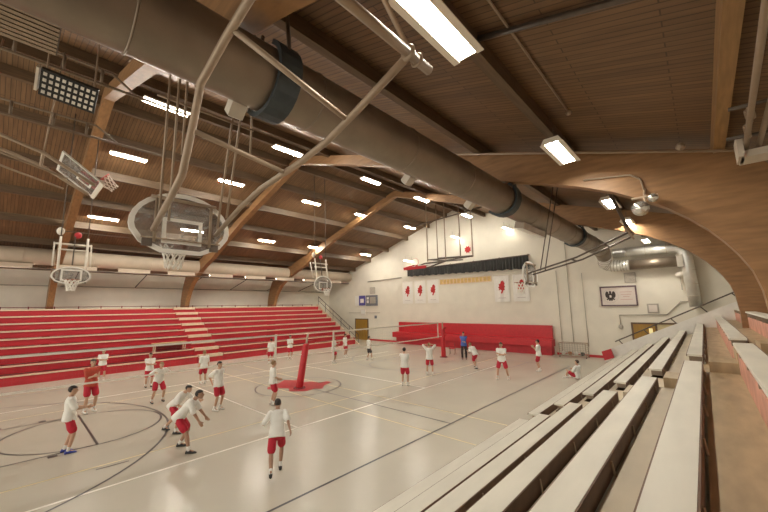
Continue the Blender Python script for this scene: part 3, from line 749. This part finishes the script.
st=[[(-6.2,1.46,5.0),(-6.2,1.46,9.2)],[(-6.05,1.56,5.0),(-6.05,1.56,9.2)],[(-6.2,1.72,6.2),(-6.2,1.72,9.2)],[(-6.2,2.36,5.0),(-6.2,2.68,9.2)],[(-6.05,2.45,5.2),(-6.05,2.78,9.2)],[(-6.2,2.9,6.5),(-6.2,2.9,9.2)],[(-6.2,1.3,7.1),(-6.2,2.95,7.1)]]
side_backstop('large fan-shaped glass backboard seen from behind, hung nearest the camera',(-6.4,1.87,5.05),1,(.9,2.4),pl,prr,[(-1.85,.2,6.05),(-1.85,2.75,6.05)],st)
pl=[(-1.5,12.85,5.75),(-3.0,12.85,5.14),(-4.7,12.95,4.72)]; prr=[(-1.5,13.7,5.75),(-3.0,13.65,5.14),(-4.7,13.5,4.72)]
st=[[(-4.25,13.0,4.8),(-3.55,13.0,7.9)],[(-4.25,13.5,4.8),(-3.55,13.5,7.9)]]
t=side_backstop('backboard seen nearly edge-on at the end of long dark rods by the charcoal curtain',(-4.72,13.25,4.72),0,(12.9,13.6),pl,prr,[(-1.5,12.2,5.85),(-1.5,14.0,5.72)],st,1.5,.98)
# left side hoops facing the camera
def left_backstop(label,o,w,h,ax):
    t=thing('basketball_backstop',(o[0],o[1],o[2]-.6),label,'basketball hoop','side court basketball backstops')
    hoop_parts(t,o,(0,-1,0),(1,0,0),(0,0,1),w,h)
    for sg in (-1,1):
        s=MB(); s.tube([(o[0]-.08,o[1]+sg*.4,o[2]-.2),(o[0]-.1,o[1]+sg*.4,o[2]+.4),(o[0]-.3,o[1]+sg*.4,o[2]+1.5)],.04,8); obj('frame_tube',s,M_FIX,t,True)
        s=MB(); s.tube([(o[0]-.3,o[1]+sg*.4,o[2]+1.5),(o[0]-.5,o[1]+sg*.4,deck(o[0]-.5)-.02)],.02,6); obj('hanger_rod',s,M_DSTEEL,t,True)
        s=MB(); s.tube([(o[0]-.25,o[1]+sg*.55,o[2]+.35),(o[0]-.55,o[1]+sg*.55,o[2]+1.3)],.025,6); obj('strut',s,M_FIX,t,True)
    s=MB(); s.tube([(o[0]-.3,o[1]-.55,o[2]+1.22),(o[0]-.3,o[1]+.55,o[2]+1.22)],.035,8); obj('cross_tube',s,M_FIX,t,True)
    s=MB(); s.tube([(o[0]-.25,o[1]-.45,o[2]+1.0),(o[0]-.25,o[1]+.45,o[2]+1.0)],.03,8); obj('cross_tube',s,M_FIX,t,True)
    s=MB(); s.tube([(o[0]-.1,o[1],o[2]+.4),(o[0]-.4,o[1]+.02,o[2]+1.7)],.025,6); s.tube([(o[0]-.45,o[1]-.6,o[2]+1.75),(o[0]-.45,o[1]+1.8,o[2]+1.75)],.015,6); obj('lift_cable',s,M_DSTEEL,t,True)
    s=MB(); s.ball((o[0]-.4,o[1]+.1,o[2]+1.62),(.1,.12,.13)); obj('winch',s,M_REDP,t,True)
    s=MB(); s.ball((o[0]-.4,o[1]-.42,o[2]+1.72),(.1,.12,.16)); obj('pulley',s,M_FIX,t,True)
    return t
left_backstop('half-moon backboard with white border hanging at the far left, facing the camera',(-17.6,1.45,4.98),1.16,.66,None)
t=left_backstop('small oval-looking fan backboard hanging over the far left bleacher end',(-16.3,12.35,4.98),1.3,.95,None)

# near end main hoop, folded up
t=thing('basketball_backstop',(-13.2,1.0,7.0),'rectangular glass backboard with red rim, folded up at the upper left','basketball hoop')
up=V((0,-.80,.60)); nr=V((0,.60,.80)); o=V((-13.5,1.02,7.68))
g=hoop_parts(t,o,(1,0,0),nr,up,1.83,1.15,False,M_REDRIM,-.36)
s=MB(); s.obox(o-up*.585,V((.93,0,0)),up*.05,nr*.04); obj('edge_padding',s,M_FIX,g)
s=MB(); s.obox(o-up*.28+nr*.07,V((.30,0,0)),up*.30,nr*.04); obj('rim_plate',s,M_REDRIM,g)
for x in (-14.1,-12.9):
    s=MB(); s.tube([(x,-3.4,8.4),(x,-1.2,8.35),(x,.2,7.95),(x,.9,7.55),(x,1.35,7.30)],.05,8); obj('frame_tube',s,M_STEEL,t,True)
    s=MB(); s.tube([(x,-2.0,8.1),(x,.75,7.35)],.03,6); obj('strut',s,M_STEEL,t,True)
    s=MB(); s.tube([(x,-1.2,8.35),(x,-.9,deck(x)-.3)],.025,6); s.tube([(x,.2,7.95),(x,.35,deck(x)-.3)],.02,6); obj('hanger_rod',s,M_STEEL,t,True)
s=MB(); s.tube([(-14.1,-1.2,8.35),(-12.9,-1.2,8.35)],.04,8); obj('cross_tube',s,M_STEEL,t,True); s=MB(); s.tube([(-14.1,.2,7.95),(-12.9,.2,7.95)],.04,8); obj('cross_tube',s,M_STEEL,t,True)

# far end main hoop, folded flat
t=thing('basketball_backstop',(-14.1,20,5.8),'backboard folded flat with red edge on a rod-hung frame before the end wall','basketball hoop')
up=V((0,-.97,-.24)); nr=V((0,-.24,.97)); o=V((-14.1,18.9,6.30))
g=hoop_parts(t,o,(1,0,0),nr,-up,1.83,1.15,False,M_REDRIM,-.3)
s=MB(); s.obox(o+up*.585,V((.93,0,0)),up*.05,nr*.09); s.obox(o-V((.93,0,0)),V((.05,0,0)),up*.6,nr*.09); obj('edge_padding',s,M_REDP,g)
for x in (-15.0,-13.2):
    s=MB(); s.tube([(x,18.9,6.2),(x,20.8,6.75),(x,23.2,7.05)],.05,8); obj('frame_tube',s,M_DSTEEL,t,True)
for (a,b) in (((-15.9,22.4,7.25),(-11.9,22.4,7.1)),((-15.0,20.8,6.75),(-13.2,20.8,6.75)),((-15.6,23.4,7.45),(-12.4,23.4,7.3)),((-15.0,21.2,6.8),(-12.2,22.4,7.1)),((-13.2,21.2,6.8),(-15.8,22.4,7.25))):
    s=MB(); s.tube([a,b],.045,8); obj('cross_tube',s,M_DSTEEL,t,True)
for (x,y) in ((-15.9,22.4),(-15.6,23.4),(-14.2,22.4),(-13.2,22.9),(-11.9,22.4)):
    s=MB(); s.tube([(x,y,7.1),(x,y,deck(x)-.25)],.045,8); obj('hanger_rod',s,M_STEEL,t,True)
s=MB(); s.tube([(-17.6,22.4,10.2),(-11,22.4,10.6)],.05,8); obj('header_pipe',s,M_DSTEEL,t,True)

# ------------------------------------------------------------------ heater, grid panel, trusses
t=thing('unit_heater',(-6.9,-.15,7.9),'dark louvred unit heater box hanging at the top left corner','heater')
def tilt(p,c,a):
    p=V(p)-V(c); return V(c)+V((p.x*math.cos(a)+p.z*math.sin(a),p.y,-p.x*math.sin(a)+p.z*math.cos(a)))
s=MB(); s.box((-7.5,-.9,7.85),(-6.4,.12,8.9)); obj('casing',s,M_DSTEEL,t)
s=MB()
for i in range(9): s.obox((-7.42+i*.115,-.4,7.83),(.022,0,.012),(0,.50,0),(-.006,0,.012))
obj('louvre',s,M_STEEL,t)
s=MB()
for y in (-.7,0): s.tube([(-6.95,y,8.9),(-6.95,y,deck(-6.95)-.05)],.02,6)
obj('hanger_rod',s,M_STEEL,t)
t=thing('grid_panel',(-8.3,.2,7.4),'hanging dark panel with rows of pale square cells under the louvred heater','panel light')
nn=V((.62,-.15,-.75)).normalized(); ax=V((.1,1,-.12)).normalized(); ay=nn.cross(ax).normalized()
if ay.z<0: ay=-ay
o=V((-8.35,.36,7.72))
s=MB(); s.obox(o,ax*.40,ay*.25,nn*.05); obj('casing',s,M_GRIDB,t)
for r in range(4):
    for c in range(9):
        s=MB(); s.obox(o+nn*.055+ax*(-.34+c*.085)+ay*(.175-r*.115),ax*.025,ay*.03,nn*.006); obj('cell',s,M_CELL,t)
for k in (-.34,.34):
    s=MB(); s.tube([o+ax*k-nn*.05,(o+ax*k).xy.to_3d()+V((0,0,deck(o.x)-.1))],.018,6); obj('hanger_rod',s,M_STEEL,t)
s=MB(); s.obox(o-ax*.44+ay*.03,ax*.02,ay*.22,nn*.07); obj('end_bracket',s,M_REG,t)
for (x,z,l) in ((-10.5,9.25,'light pipe truss with short studs running to the ridge, upper one at left'),(-12.6,8.65,'light pipe truss with short studs, lower one above the folded backboard')):
    t=thing('pipe_truss',(x,1,z),l,'truss')
    s=MB(); s.tube([(x,-4,z),(x,3.0,z)],.035,8); s.tube([(x,-4,z+.38),(x,1.2,z+.38),(x,1.75,z)],.03,8); obj('chord',s,M_TRUSS,t,True)
    for y in (-2.6,-1.5,-.5,.3,1.0):
        s=MB(); s.tube([(x,y,z),(x,y,z+.38)],.035,6); obj('stud',s,M_TRUSS,t,True)
    for y in (-1.6,):
        s=MB(); s.tube([(x,y,z+.38),(x,y,deck(x)-.05)],.015,6); obj('hanger_rod',s,M_TRUSS,t,True)
# floodlight cluster on the big haunch
t=thing('floodlight',(-.75,9.9,5.6),'silver floodlight cluster on the face of the big curved arch','lamp')
s=MB(); s.tube([(-.75,10.12,6.3),(-.75,9.9,6.1),(-.75,9.9,5.9)],.03,6); s.tube([(-1.0,9.9,6.05),(-.5,9.9,6.05)],.03,6); obj('bracket',s,M_STEEL,t)
for (x,z,r) in ((-.85,5.78,.17),(-.6,5.98,.1)):
    s=MB(); s.tube([(x,9.98,z+.04),(x,9.8,z),(x+.02,9.62,z-.05)],[r*.5,r*.9,r],14); obj('lamp_head',s,M_LENS,t,True)
conduit([(-2.0,10.08,6.85),(-1.0,10.08,6.72),(-.8,10.08,6.55),(-.75,10.08,6.2)],'conduit bending down to the floodlight on the curved arch',.02,M_STEEL)
# pipes and winch at the top right
t=thing('winch_gear',(.95,8.4,6.2),'winch gear and pulleys between two pipes at the upper right','winch')
for (x0,x1) in ((.72,.86),(.98,1.02)):
    s=MB(); s.tube([(x0,2.0,6.6),(x1,8.9,6.3)],.04,8); obj('pipe',s,M_STEEL,t,True)
s=MB(); s.box((.78,8.6,6.12),(1.25,9.1,6.24)); s.box((.74,8.5,6.12),(.82,9.0,6.5)); obj('mount_plate',s,M_REG,t)
for (y,z) in ((7.4,6.45),(7.7,6.5),(8.1,6.4)):
    s=MB(); s.ring((.85,y,z),(1,0,.2),.10,.025,16,6); obj('pulley',s,M_STEEL,t,True)
s=MB(); s.tube([(.6,7.2,6.5),(1.6,7.2,6.45)],.03,6); obj('cross_bar',s,M_DSTEEL,t,True); s=MB(); s.tube([(.6,8.2,6.38),(1.8,8.2,6.3)],.03,6); tag(obj('cross_bar',s,M_DSTEEL,t,True))
# ceiling conduits
conduit([(-2.5,4.85,deck(-2.5)-.08),(1.9,4.85,deck(1.9)-.08)],'dark pipe crossing the roof deck above the nearest wide light',.05,M_DSTEEL,'pipe')
conduit([(-6.0,9.85,deck(-6)-.42),(2.0,9.85,deck(2)-.42)],'pale conduit running level along the top of the big arch',.03,M_STEEL)
conduit([(-1.75,2.5,deck(-1.75)-.05),(-1.75,8.0,deck(-1.75)-.05)],'thin conduit along the deck beside the wide lights',.02,M_STEEL)
s=MB(); s.ball((-1.75,8.05,deck(-1.75)-.08),.06); tag(obj('junction_box',s,M_STEEL,None,True,base=(-1.75,8.05,deck(-1.75)-.1)),'small round junction box at the end of the deck conduit','junction box')
s=MB(); s.ball((.0,9.7,deck(0)-.36),(.09,.09,.09)); tag(obj('smoke_detector',s,M_STEEL,None,True,base=(0,9.7,deck(0)-.4)),'small round detector on the conduit at the big arch','detector')

# ------------------------------------------------------------------ volleyball nets
NX=-13.9
def net(y0,y1,zt,zb,label,pads):
    t=thing('volleyball_net',(NX,(y0+y1)/2,zb),label,'net')
    s=MB(); s.box((NX-.006,y0,zt-.07),(NX+.006,y1,zt)); obj('top_tape',s,M_TAPE,t)
    s=MB(); s.box((NX-.005,y0,zb),(NX+.005,y1,zb+.055)); obj('bottom_tape',s,M_TAPE,t)
    s=MB(); r=.0006
    ny=int((y1-y0)/.15); nz=int((zt-zb)/.15)
    for i in range(ny+1):
        y=y0+(y1-y0)*i/ny; s.box((NX-r,y-r,zb),(NX+r,y+r,zt))
    for j in range(nz+1):
        z=zb+(zt-zb)*j/nz; s.box((NX-r,y0,z-r),(NX+r,y1,z+r))
    obj('mesh',s,M_NET,t)
    for y in pads:
        s=MB(); s.box((NX-.012,y-.045,zb-.42 if y<15 else zb-.02),(NX+.012,y+.05,zt+.02)); obj('side_tape',s,M_TAPE,t)
    s=MB()
    if y1<9: e=[(y1,9.3),]; 
    for (ya,yb) in ([(y1,9.38),(y0,-2.0)] if y1<9 else [(y0,9.42),(y1,21.1)]):
        for (za,zc) in ((zt-.03,min(2.38,zt-.03)),(zb+.03,zb+.03)):
            s=MB(); s.tube([(NX,ya,za),(NX,yb,zc)],.012,5); obj('cord',s,M_TAPE,t)
net(-1.0,8.05,2.45,1.43,'long volleyball net on the left, running from the frame edge to the centre post',(8.0,))
net(11.17,20.6,2.42,1.40,'volleyball net farther away, between the centre post and the far red post',(11.2,20.5))
def post(y,zt,lean,label):
    t=thing('net_post',(NX,y,0),label,'post')
    s=MB(); s.tube([(NX,y,.0),(NX,y+lean,zt)],.05,12); obj('pole',s,M_STEEL,t,True)
    s=MB(); d=V((0,lean*1.9/zt,1.9)); a=V((NX,y,.04)); n=10
    rings=[]
    for (f,r) in ((0,.15),(.02,.165),(.5,.155),(.96,.15),(1,.12)):
        c=a+d*f; rings.append([c+V((r*math.cos(2*PI*i/16),r*math.sin(2*PI*i/16),0)) for i in range(16)])
    s.loft(rings); obj('padding',s,M_REDP,t,True)
    s=MB(); s.tube([(NX,y,.0),(NX,y,.04)],[.28,.26],20); obj('base_plate',s,M_REDD,t)
    s=MB(); s.box((NX-.09,y+lean-.02,1.93),(NX+.09,y+lean+.34,2.06)); obj('winch',s,M_REDP,t)
post(9.25,2.4,.42,'red padded leaning net post in the centre circle')
post(21.1,2.4,0,'red padded net post at the far end near the end wall')
post(-2.0,2.4,0,'red padded net post at the near left end')

# ------------------------------------------------------------------ people
def ik(a,b,l1,l2,pole):
    a=V(a);b=V(b);d=b-a;L=d.length
    if L>(l1+l2)*.995: b=a+d*((l1+l2)*.995/L); d=b-a; L=d.length
    x=(l1*l1-l2*l2+L*L)/(2*L); hgt=math.sqrt(max(0,l1*l1-x*x)); u=d/L; p=V(pole); p=p-u*p.dot(u)
    if p.length<1e-4: p=V((0,0,1))
    return a+u*x+p.normalized()*hgt, b
def baked(name,mb,mats,parent,voxel,smooth=2):
    me=bpy.data.meshes.new('tmp'); me.from_pydata([tuple(v) for v in mb.v],[],mb.f)
    bm=bmesh.new(); bm.from_mesh(me); bmesh.ops.recalc_face_normals(bm,faces=bm.faces); bm.to_mesh(me); bm.free()
    o=bpy.data.objects.new('tmp',me); C.objects.link(o)
    r=o.modifiers.new('r','REMESH'); r.mode='VOXEL'; r.voxel_size=voxel
    if smooth:
        s=o.modifiers.new('s','SMOOTH'); s.iterations=smooth; s.factor=.5
    dg=bpy.context.evaluated_depsgraph_get(); dg.update()
    m2=bpy.data.meshes.new_from_object(o.evaluated_get(dg)); bpy.data.objects.remove(o); bpy.data.meshes.remove(me)
    m2.name=name; m2.materials.clear()
    for p in m2.polygons: p.use_smooth=True
    return m2
def rotx(p,o,a):
    p=V(p)-V(o); return V(o)+V((p.x,p.y*math.cos(a)+p.z*math.sin(a),-p.y*math.sin(a)+p.z*math.cos(a)))
def person(x,y,facing,H,label,pose,shirt=None,shorts=None,shoe=None,hair=None,skin=None,long_pants=False,long_sleeve=False,z0=0,det=.013):
    shirt=shirt or M_CLOTH; shorts=shorts or M_SHORT; shoe=shoe or M_SHOEW; hair=hair or M_HAIRB; skin=skin or M_SKIN
    S=H/1.75; ph=pose.get('pelvis',.93); lean=pose.get('lean',0); ptch=pose.get('head',0)
    P0=V((pose.get('px',0),pose.get('py',0),ph))
    def T(p):                                    # torso point given upright -> leaned about the pelvis
        return rotx(V(p)+P0-V((0,0,.93)),P0,lean)
    t=thing('person',(0,0,0),label,'person','volleyball players' if 'coach' not in label and 'adult' not in label else None)
    hipL,hipR=P0+V((-.095,0,-.02)),P0+V((.095,0,-.02))
    legs=[]
    for hip,key,sx in ((hipL,'fl',-1),(hipR,'fr',1)):
        a=V(pose.get(key,(sx*.12,0,.09)))
        pole=V(pose.get('kp',(sx*.15,1,0))); k,a2=ik(hip,a,.43,.42,pole); legs.append((hip,k,a2))
    body=MB()
    # torso
    def ring(z,rx,ry,yo=0,n=18): return [T((rx*math.cos(2*PI*i/n),ry*math.sin(2*PI*i/n)+yo,z)) for i in range(n)]
    body.loft([ring(.86,.10,.07),ring(.90,.145,.105),ring(.96,.155,.112),ring(1.05,.135,.10),ring(1.13,.133,.098),ring(1.24,.155,.112),ring(1.34,.168,.112),ring(1.41,.155,.095),ring(1.455,.10,.07),ring(1.48,.06,.058)])
    body.limb([T((0,-.005,1.44)),T((0,.012,1.56))],[.055,.052])
    # head
    hc=T((0,.02,1.63)); hd=pose.get('turn',0); A=Matrix.Rotation(-(lean*.55)+ptch,3,'X')
    A=Matrix.Rotation(-hd,3,'Z')@A
    def Hh(p): return hc+A@V(p)
    pr=[(-.112,.018,.02,.045),(-.105,.035,.035,.04),(-.085,.05,.056,.026),(-.05,.062,.076,.012),(-.01,.070,.088,.002),(.03,.074,.094,-.004),(.07,.068,.088,-.006),(.098,.048,.066,-.008),(.115,.022,.03,-.01)]
    body.loft([[Hh((rx*math.cos(2*PI*i/18),ry*math.sin(2*PI*i/18)+yo,z)) for i in range(18)] for z,rx,ry,yo in pr])
    body.limb([Hh((0,.088,.005)),Hh((0,.108,-.028))],[.011,.015])
    for sx in (-1,1): body.ball(Hh((sx*.076,-.005,-.005)),(.014,.024,.034))
    # arms + hands
    arms=[]
    for sx,key,pk in ((-1,'hl','el'),(1,'hr','er')):
        sh=T((sx*.175,-.005,1.405)); tgt=V(pose.get(key,(sx*.25,.06,.86)))
        pole=V(pose.get(pk,(sx*.35,-1,-.2))); e,hnd=ik(sh,tgt,.285,.25,pole); arms.append((sh,e,hnd,sx))
        body.limb([T((sx*.12,0,1.39)),sh],[.06,.058]); body.limb([sh,sh.lerp(e,.5),e],[.052,.045,.038]); body.limb([e,e.lerp(hnd,.3),hnd],[.038,.038,.025])
        f=(hnd-e).normalized(); side=f.cross(V((sx*1.0,.2,.1))).normalized(); nrm=side.cross(f).normalized()
        pc=hnd+f*.045
        body.limb([hnd,hnd+f*.085],[.022,.026]); 
        for q in (-1,0,1): body.limb([hnd+f*.03+side*q*.022,hnd+f*.085+side*q*.026],[.016,.016])
        inn=-nrm*sx
        for q,ln in ((-1.5,.062),(-.5,.075),(.5,.07),(1.5,.055)):
            b=hnd+f*.095+side*q*.019; m_=b+f*ln*.5+inn*.012; body.limb([b,m_,m_+f*ln*.4+inn*.028],[.0105,.0095,.008],8)
        b=hnd+f*.035-side*.03; body.limb([b,b+f*.035-side*.03+inn*.01,b+f*.065-side*.035+inn*.02],[.012,.011,.009],8)
    # legs
    for hip,k,a in legs:
        body.limb([hip,hip.lerp(k,.5),k],[.088,.072,.052]); body.limb([k,k.lerp(a,.35),a],[.052,.055,.034])
        ft=pose.get('fdir',(0,1,0)); fd=V(ft).normalized(); body.limb([a+V((0,0,-.02)),a+fd*.1+V((0,0,-.045))],[.035,.03])
    me=baked('body',body,skin,t,det)
    bm=bmesh.new(); bm.from_mesh(me)
    ex=MB()
    for sx in (-1,1): ex.ball(Hh((sx*.030,.082,.012)),(.013,.008,.008),8,6,1); ex.limb([Hh((sx*.018,.089,.034)),Hh((sx*.045,.078,.034))],[.004,.004],6,3)
    ex.limb([Hh((-.022,.088,-.058)),Hh((.022,.088,-.058))],[.006,.006],6,2)
    base=len(bm.verts); nv=[bm.verts.new(v) for v in ex.v]
    for f,mi in zip(ex.f,ex.m):
        try: q=bm.faces.new([nv[i] for i in f]); q.material_index=mi; q.smooth=True
        except ValueError: pass
    bm.to_mesh(me); bm.free()
    link_mesh('body',me,[skin,M_EYE,M_LIP,hair],t)
    # shirt
    s=MB()
    s.loft([ring(.835,.205,.158),ring(.90,.202,.155),ring(1.0,.190,.143),ring(1.12,.165,.122),ring(1.24,.178,.13),ring(1.34,.188,.13),ring(1.41,.175,.112),ring(1.455,.118,.085),ring(1.475,.08,.072)])
    for sh,e,hnd,sx in arms:
        s.limb([T((sx*.10,0,1.38)),sh],[.075,.076])
        if long_sleeve: s.limb([sh,e],[.074,.06]); s.limb([e,e.lerp(hnd,.93)],[.058,.042])
        else: s.limb([sh,sh.lerp(e,.45),sh.lerp(e,.86)],[.076,.074,.074])
    link_mesh('shirt',baked('shirt',s,shirt,t,.017),shirt,t)
    # shorts
    s=MB(); s.loft([[rotx(P0+V((rx*math.cos(2*PI*i/18),ry*math.sin(2*PI*i/18),z)),P0,lean*(1 if z>0 else .4)) for i in range(18)] for z,rx,ry in ((-.14,.10,.07),(-.09,.158,.115),(-.02,.166,.125),(.04,.158,.118),(.08,.15,.11))])
    for hip,k,a in legs:
        if long_pants: s.limb([hip,k],[.105,.082]); s.limb([k,k.lerp(a,.95)],[.08,.068])
        else: s.limb([hip,hip.lerp(k,.4),hip.lerp(k,.76)],[.100,.102,.104])
    link_mesh('trousers' if long_pants else 'shorts',baked('shorts',s,shorts,t,.017),shorts,t)
    # shoes
    for hip,k,a in legs:
        fd=V(pose.get('fdir',(0,1,0))).normalized(); sd=fd.cross(V((0,0,1))); base=V((a.x,a.y,a.z-.09))
        s=MB(); rings=[]
        for (f,wd,hh) in ((-.075,.028,.05),(-.06,.038,.085),(0,.042,.095),(.05,.044,.085),(.10,.048,.06),(.15,.044,.045),(.185,.026,.03)):
            c=base+fd*f; rings.append([c+sd*wd*math.cos(q)+V((0,0,1))*(hh*.5+hh*.5*math.sin(q)) for q in [2*PI*i/12 for i in range(12)]])
        s.loft(rings); obj('shoe',s,shoe,t,True)
        if not long_pants:
            q=MB(); q.limb([a+V((0,0,-.02)),a.lerp(k,.18)],[.04,.044]); obj('sock',q,pose.get('sock',M_SOCK),t,True)
    # hair
    hm=MB(); hm.ball((0,0,0),1,20,14)
    vs=[]
    for v in hm.v: vs.append(V((v[0]*.083,v[1]*.104-.008,v[2]*.098+.032)))
    keep=[]
    for f in hm.f:
        c=sum((vs[i] for i in f),V((0,0,0)))/len(f)
        if c.z>.055 or (c.y<.0 and c.z>-.03) or (c.y<-.04 and c.z>-.075): keep.append(f)
    h2=MB(); h2.add([Hh(v) for v in vs],keep); obj('hair',h2,hair,t,True)
    t.location=(x,y,z0); t.rotation_euler=(0,0,facing); t.scale=(S,S,S)
    return t
R=math.radians
# facing 0 looks along +Y (down the gym); -90 deg looks along +X (toward the pale bleachers); 90 deg toward the red bleachers
stand={}
hands_front={'hl':(-.10,.34,1.12),'hr':(.12,.36,1.15),'fl':(-.11,-.03,.09),'fr':(.12,.05,.09)}
hips={'hl':(-.20,.02,.98),'hr':(.20,.02,.98),'el':(-1,-.5,0),'er':(1,-.5,0),'fl':(-.16,0,.09),'fr':(.16,.02,.09)}
ready={'pelvis':.84,'lean':R(24),'head':R(18),'hl':(-.2,.42,1.0),'hr':(.2,.42,1.0),'fl':(-.2,-.08,.09),'fr':(.2,.12,.09)}
crossed={'hl':(.10,.2,1.2),'hr':(-.10,.22,1.17),'el':(-1,-.2,-.5),'er':(1,-.2,-.5)}
headh={'hl':(-.10,-.02,1.66),'hr':(.10,-.02,1.66),'el':(-1,.1,.1),'er':(1,.1,.1),'fl':(-.15,0,.09),'fr':(.15,0,.09)}
stride={'pelvis':.88,'lean':R(14),'hl':(-.3,.30,1.05),'hr':(.3,-.22,1.0),'fl':(-.12,-.34,.11),'fr':(.13,.34,.09)}
bend={'pelvis':.80,'lean':R(58),'head':R(30),'hl':(-.18,.55,.66),'hr':(.2,.5,.62),'fl':(-.24,-.20,.09),'fr':(.24,.22,.09),'py':-.1}
reach={'pelvis':.82,'lean':R(42),'head':R(15),'hl':(-.15,.75,.95),'hr':(.25,.5,.8),'fl':(-.15,-.35,.09),'fr':(.2,.25,.09)}
sit={'pelvis':.50,'lean':R(10),'py':-.1,'fl':(-.12,.33,.09),'fr':(.12,.36,.09),'hl':(-.14,.2,.62),'hr':(.14,.2,.62)}
person(-12.5,1.31,R(-6),1.66,'dark-haired player in white shirt, red shorts and blue shoes at the lower left',hands_front,shoe=M_SHOEB,hair=M_HAIRK,det=.011)
person(-16.78,2.26,R(-75),1.86,'player in a red shirt and red shorts just beyond the left net',{'hl':(.02,.24,1.22),'hr':(.05,.26,1.2),'fl':(-.15,0,.09),'fr':(.14,.06,.09)},shirt=M_REDT,hair=M_HAIRB,det=.012)
person(-23.8,3.6,R(-100),1.58,'player in white behind the red-shirted player, close to the red bleachers',crossed,det=.016,hair=M_HAIRL)
person(-19.8,4.79,R(-95),1.58,'smaller player in white standing in front of the folding table',crossed,shoe=M_SHOEK,det=.014)
person(-16.35,4.3,R(-88),1.66,'player in white leaning forward with arms out, beyond the left net',{'pelvis':.87,'lean':R(20),'head':R(12),'hl':(-.28,.30,1.2),'hr':(.28,.3,1.2),'fl':(-.2,0,.09),'fr':(.22,.05,.09)},shoe=M_SHOEK,hair=M_HAIRL,det=.013)
person(-18.4,6.74,R(95),1.60,'player in white seen from behind below the bleacher stair aisle',stand,det=.015,hair=M_HAIRL)
person(-13.33,5.42,R(-68),1.70,'black-haired player in white facing the camera with arms held behind the back',{'hl':(-.16,-.16,1.0),'hr':(.16,-.16,1.0),'fl':(-.13,0,.09),'fr':(.13,0,.09)},hair=M_HAIRK,det=.012)
person(-12.1,3.62,R(-50),1.62,'player in white crouching forward behind the striding player at left centre',reach,hair=M_HAIRK,shoe=M_SHOEK,det=.012)
person(-10.35,3.35,R(-35),1.74,'player in white bent over and striding, large in the left foreground',{**bend,'lean':R(40),'pelvis':.84,'fl':(-.3,-.14,.09),'fr':(.28,.26,.09)},hair=M_HAIRK,shoe=M_SHOEK,det=.011,skin=M_SKIND)
person(-7.4,4.36,R(60),1.60,'player in white running alone at lower centre, nearest the pale bleachers',{**stride,'fl':(-.12,-.5,.2),'fr':(.1,.12,.09),'lean':R(26)},hair=M_HAIRK,shoe=M_SHOEK,det=.011,skin=M_SKIND)
person(-12.36,7.04,R(-15),1.62,'player in white standing side-on just left of the red centre post',{'hl':(-.16,.22,1.0),'hr':(.14,.24,1.02)},hair=M_HAIRL,det=.012)
person(-21.4,12.0,R(85),1.62,'player in white seen from behind beyond the gap between the nets',stand,det=.017)
person(-22.0,13.8,R(-90),1.68,'black-haired player in white by the red bleachers, hands joined, facing the court',{'hl':(-.1,.25,1.15),'hr':(.1,.25,1.15)},det=.017,hair=M_HAIRK)
person(-18.2,14.7,R(-60),1.72,'light-haired player in white, arms raised, nearer of the pair beyond the far net',{'hl':(-.2,.25,1.25),'hr':(.2,.3,1.1)},det=.016,hair=M_HAIRL)
person(-19.66,16.93,R(-70),1.66,'brown-haired player in white, arms down, farther of the pair beyond the far net',stand,det=.017)
person(-17.23,16.98,R(-20),1.60,'player in white and dark shorts standing alone near the left door',{'fl':(-.1,-.1,.09),'fr':(.1,.2,.09)},shorts=M_BLKC,det=.017,hair=M_HAIRK)
person(-10.42,12.56,R(25),1.71,'black-haired player in white with hands at the chest, near court centre line',{'hl':(.02,.26,1.36),'hr':(.05,.28,1.3),'fl':(-.12,0,.09),'fr':(.12,.04,.09)},hair=M_HAIRK,det=.013)
person(-10.98,15.31,R(30),1.66,'player in white seen from behind with both hands on the head',headh,det=.014,hair=M_HAIRL)
person(-12.3,21.18,R(-150),1.80,'adult in a blue jacket and black trousers standing by the red bench',{'hl':(.02,.22,1.15),'hr':(-.02,.24,1.12)},shirt=M_BLUE,shorts=M_BLKC,shoe=M_SHOEK,long_pants=True,long_sleeve=True,det=.016)
person(-10.08,18.59,R(70),1.62,'player in white bent forward beside the adult in blue',{**ready,'lean':R(38),'fl':(-.2,-.3,.09),'fr':(.2,.2,.09)},shoe=M_SHOEK,det=.015,hair=M_HAIRL)
person(-7.62,16.68,R(-160),1.78,'player in white with folded arms and legs apart, right of the bent player',{**crossed,'fl':(-.26,0,.09),'fr':(.24,.05,.09),'pelvis':.90},det=.014)
person(-6.94,19.85,R(100),1.66,'player in white standing side-on near the right end of the red bench',{'hl':(-.1,.25,1.3),'hr':(.1,.25,1.32)},det=.015,hair=M_HAIRK)
person(-4.85,18.75,R(75),1.62,'player in white and red shorts sitting on the floor against the pale bleachers',{'pelvis':.17,'lean':R(-6),'fl':(-.13,.52,.09),'fr':(.14,.48,.09),'hl':(-.2,.3,.42),'hr':(.2,.28,.45)},det=.014,hair=M_HAIRB,z0=.0)

# ------------------------------------------------------------------ light and view
wd=bpy.data.worlds.new('world'); SC.world=wd; wd.use_nodes=True
bg=wd.node_tree.nodes['Background']; bg.inputs['Color'].default_value=(1.0,.93,.80,1); bg.inputs['Strength'].default_value=1.7
SC.view_settings.view_transform='Standard'; SC.view_settings.look='None'; SC.view_settings.exposure=0.18; SC.view_settings.gamma=1.0
SC.cycles.max_bounces=8; SC.cycles.diffuse_bounces=5
SC.cycles.sample_clamp_indirect=6.0
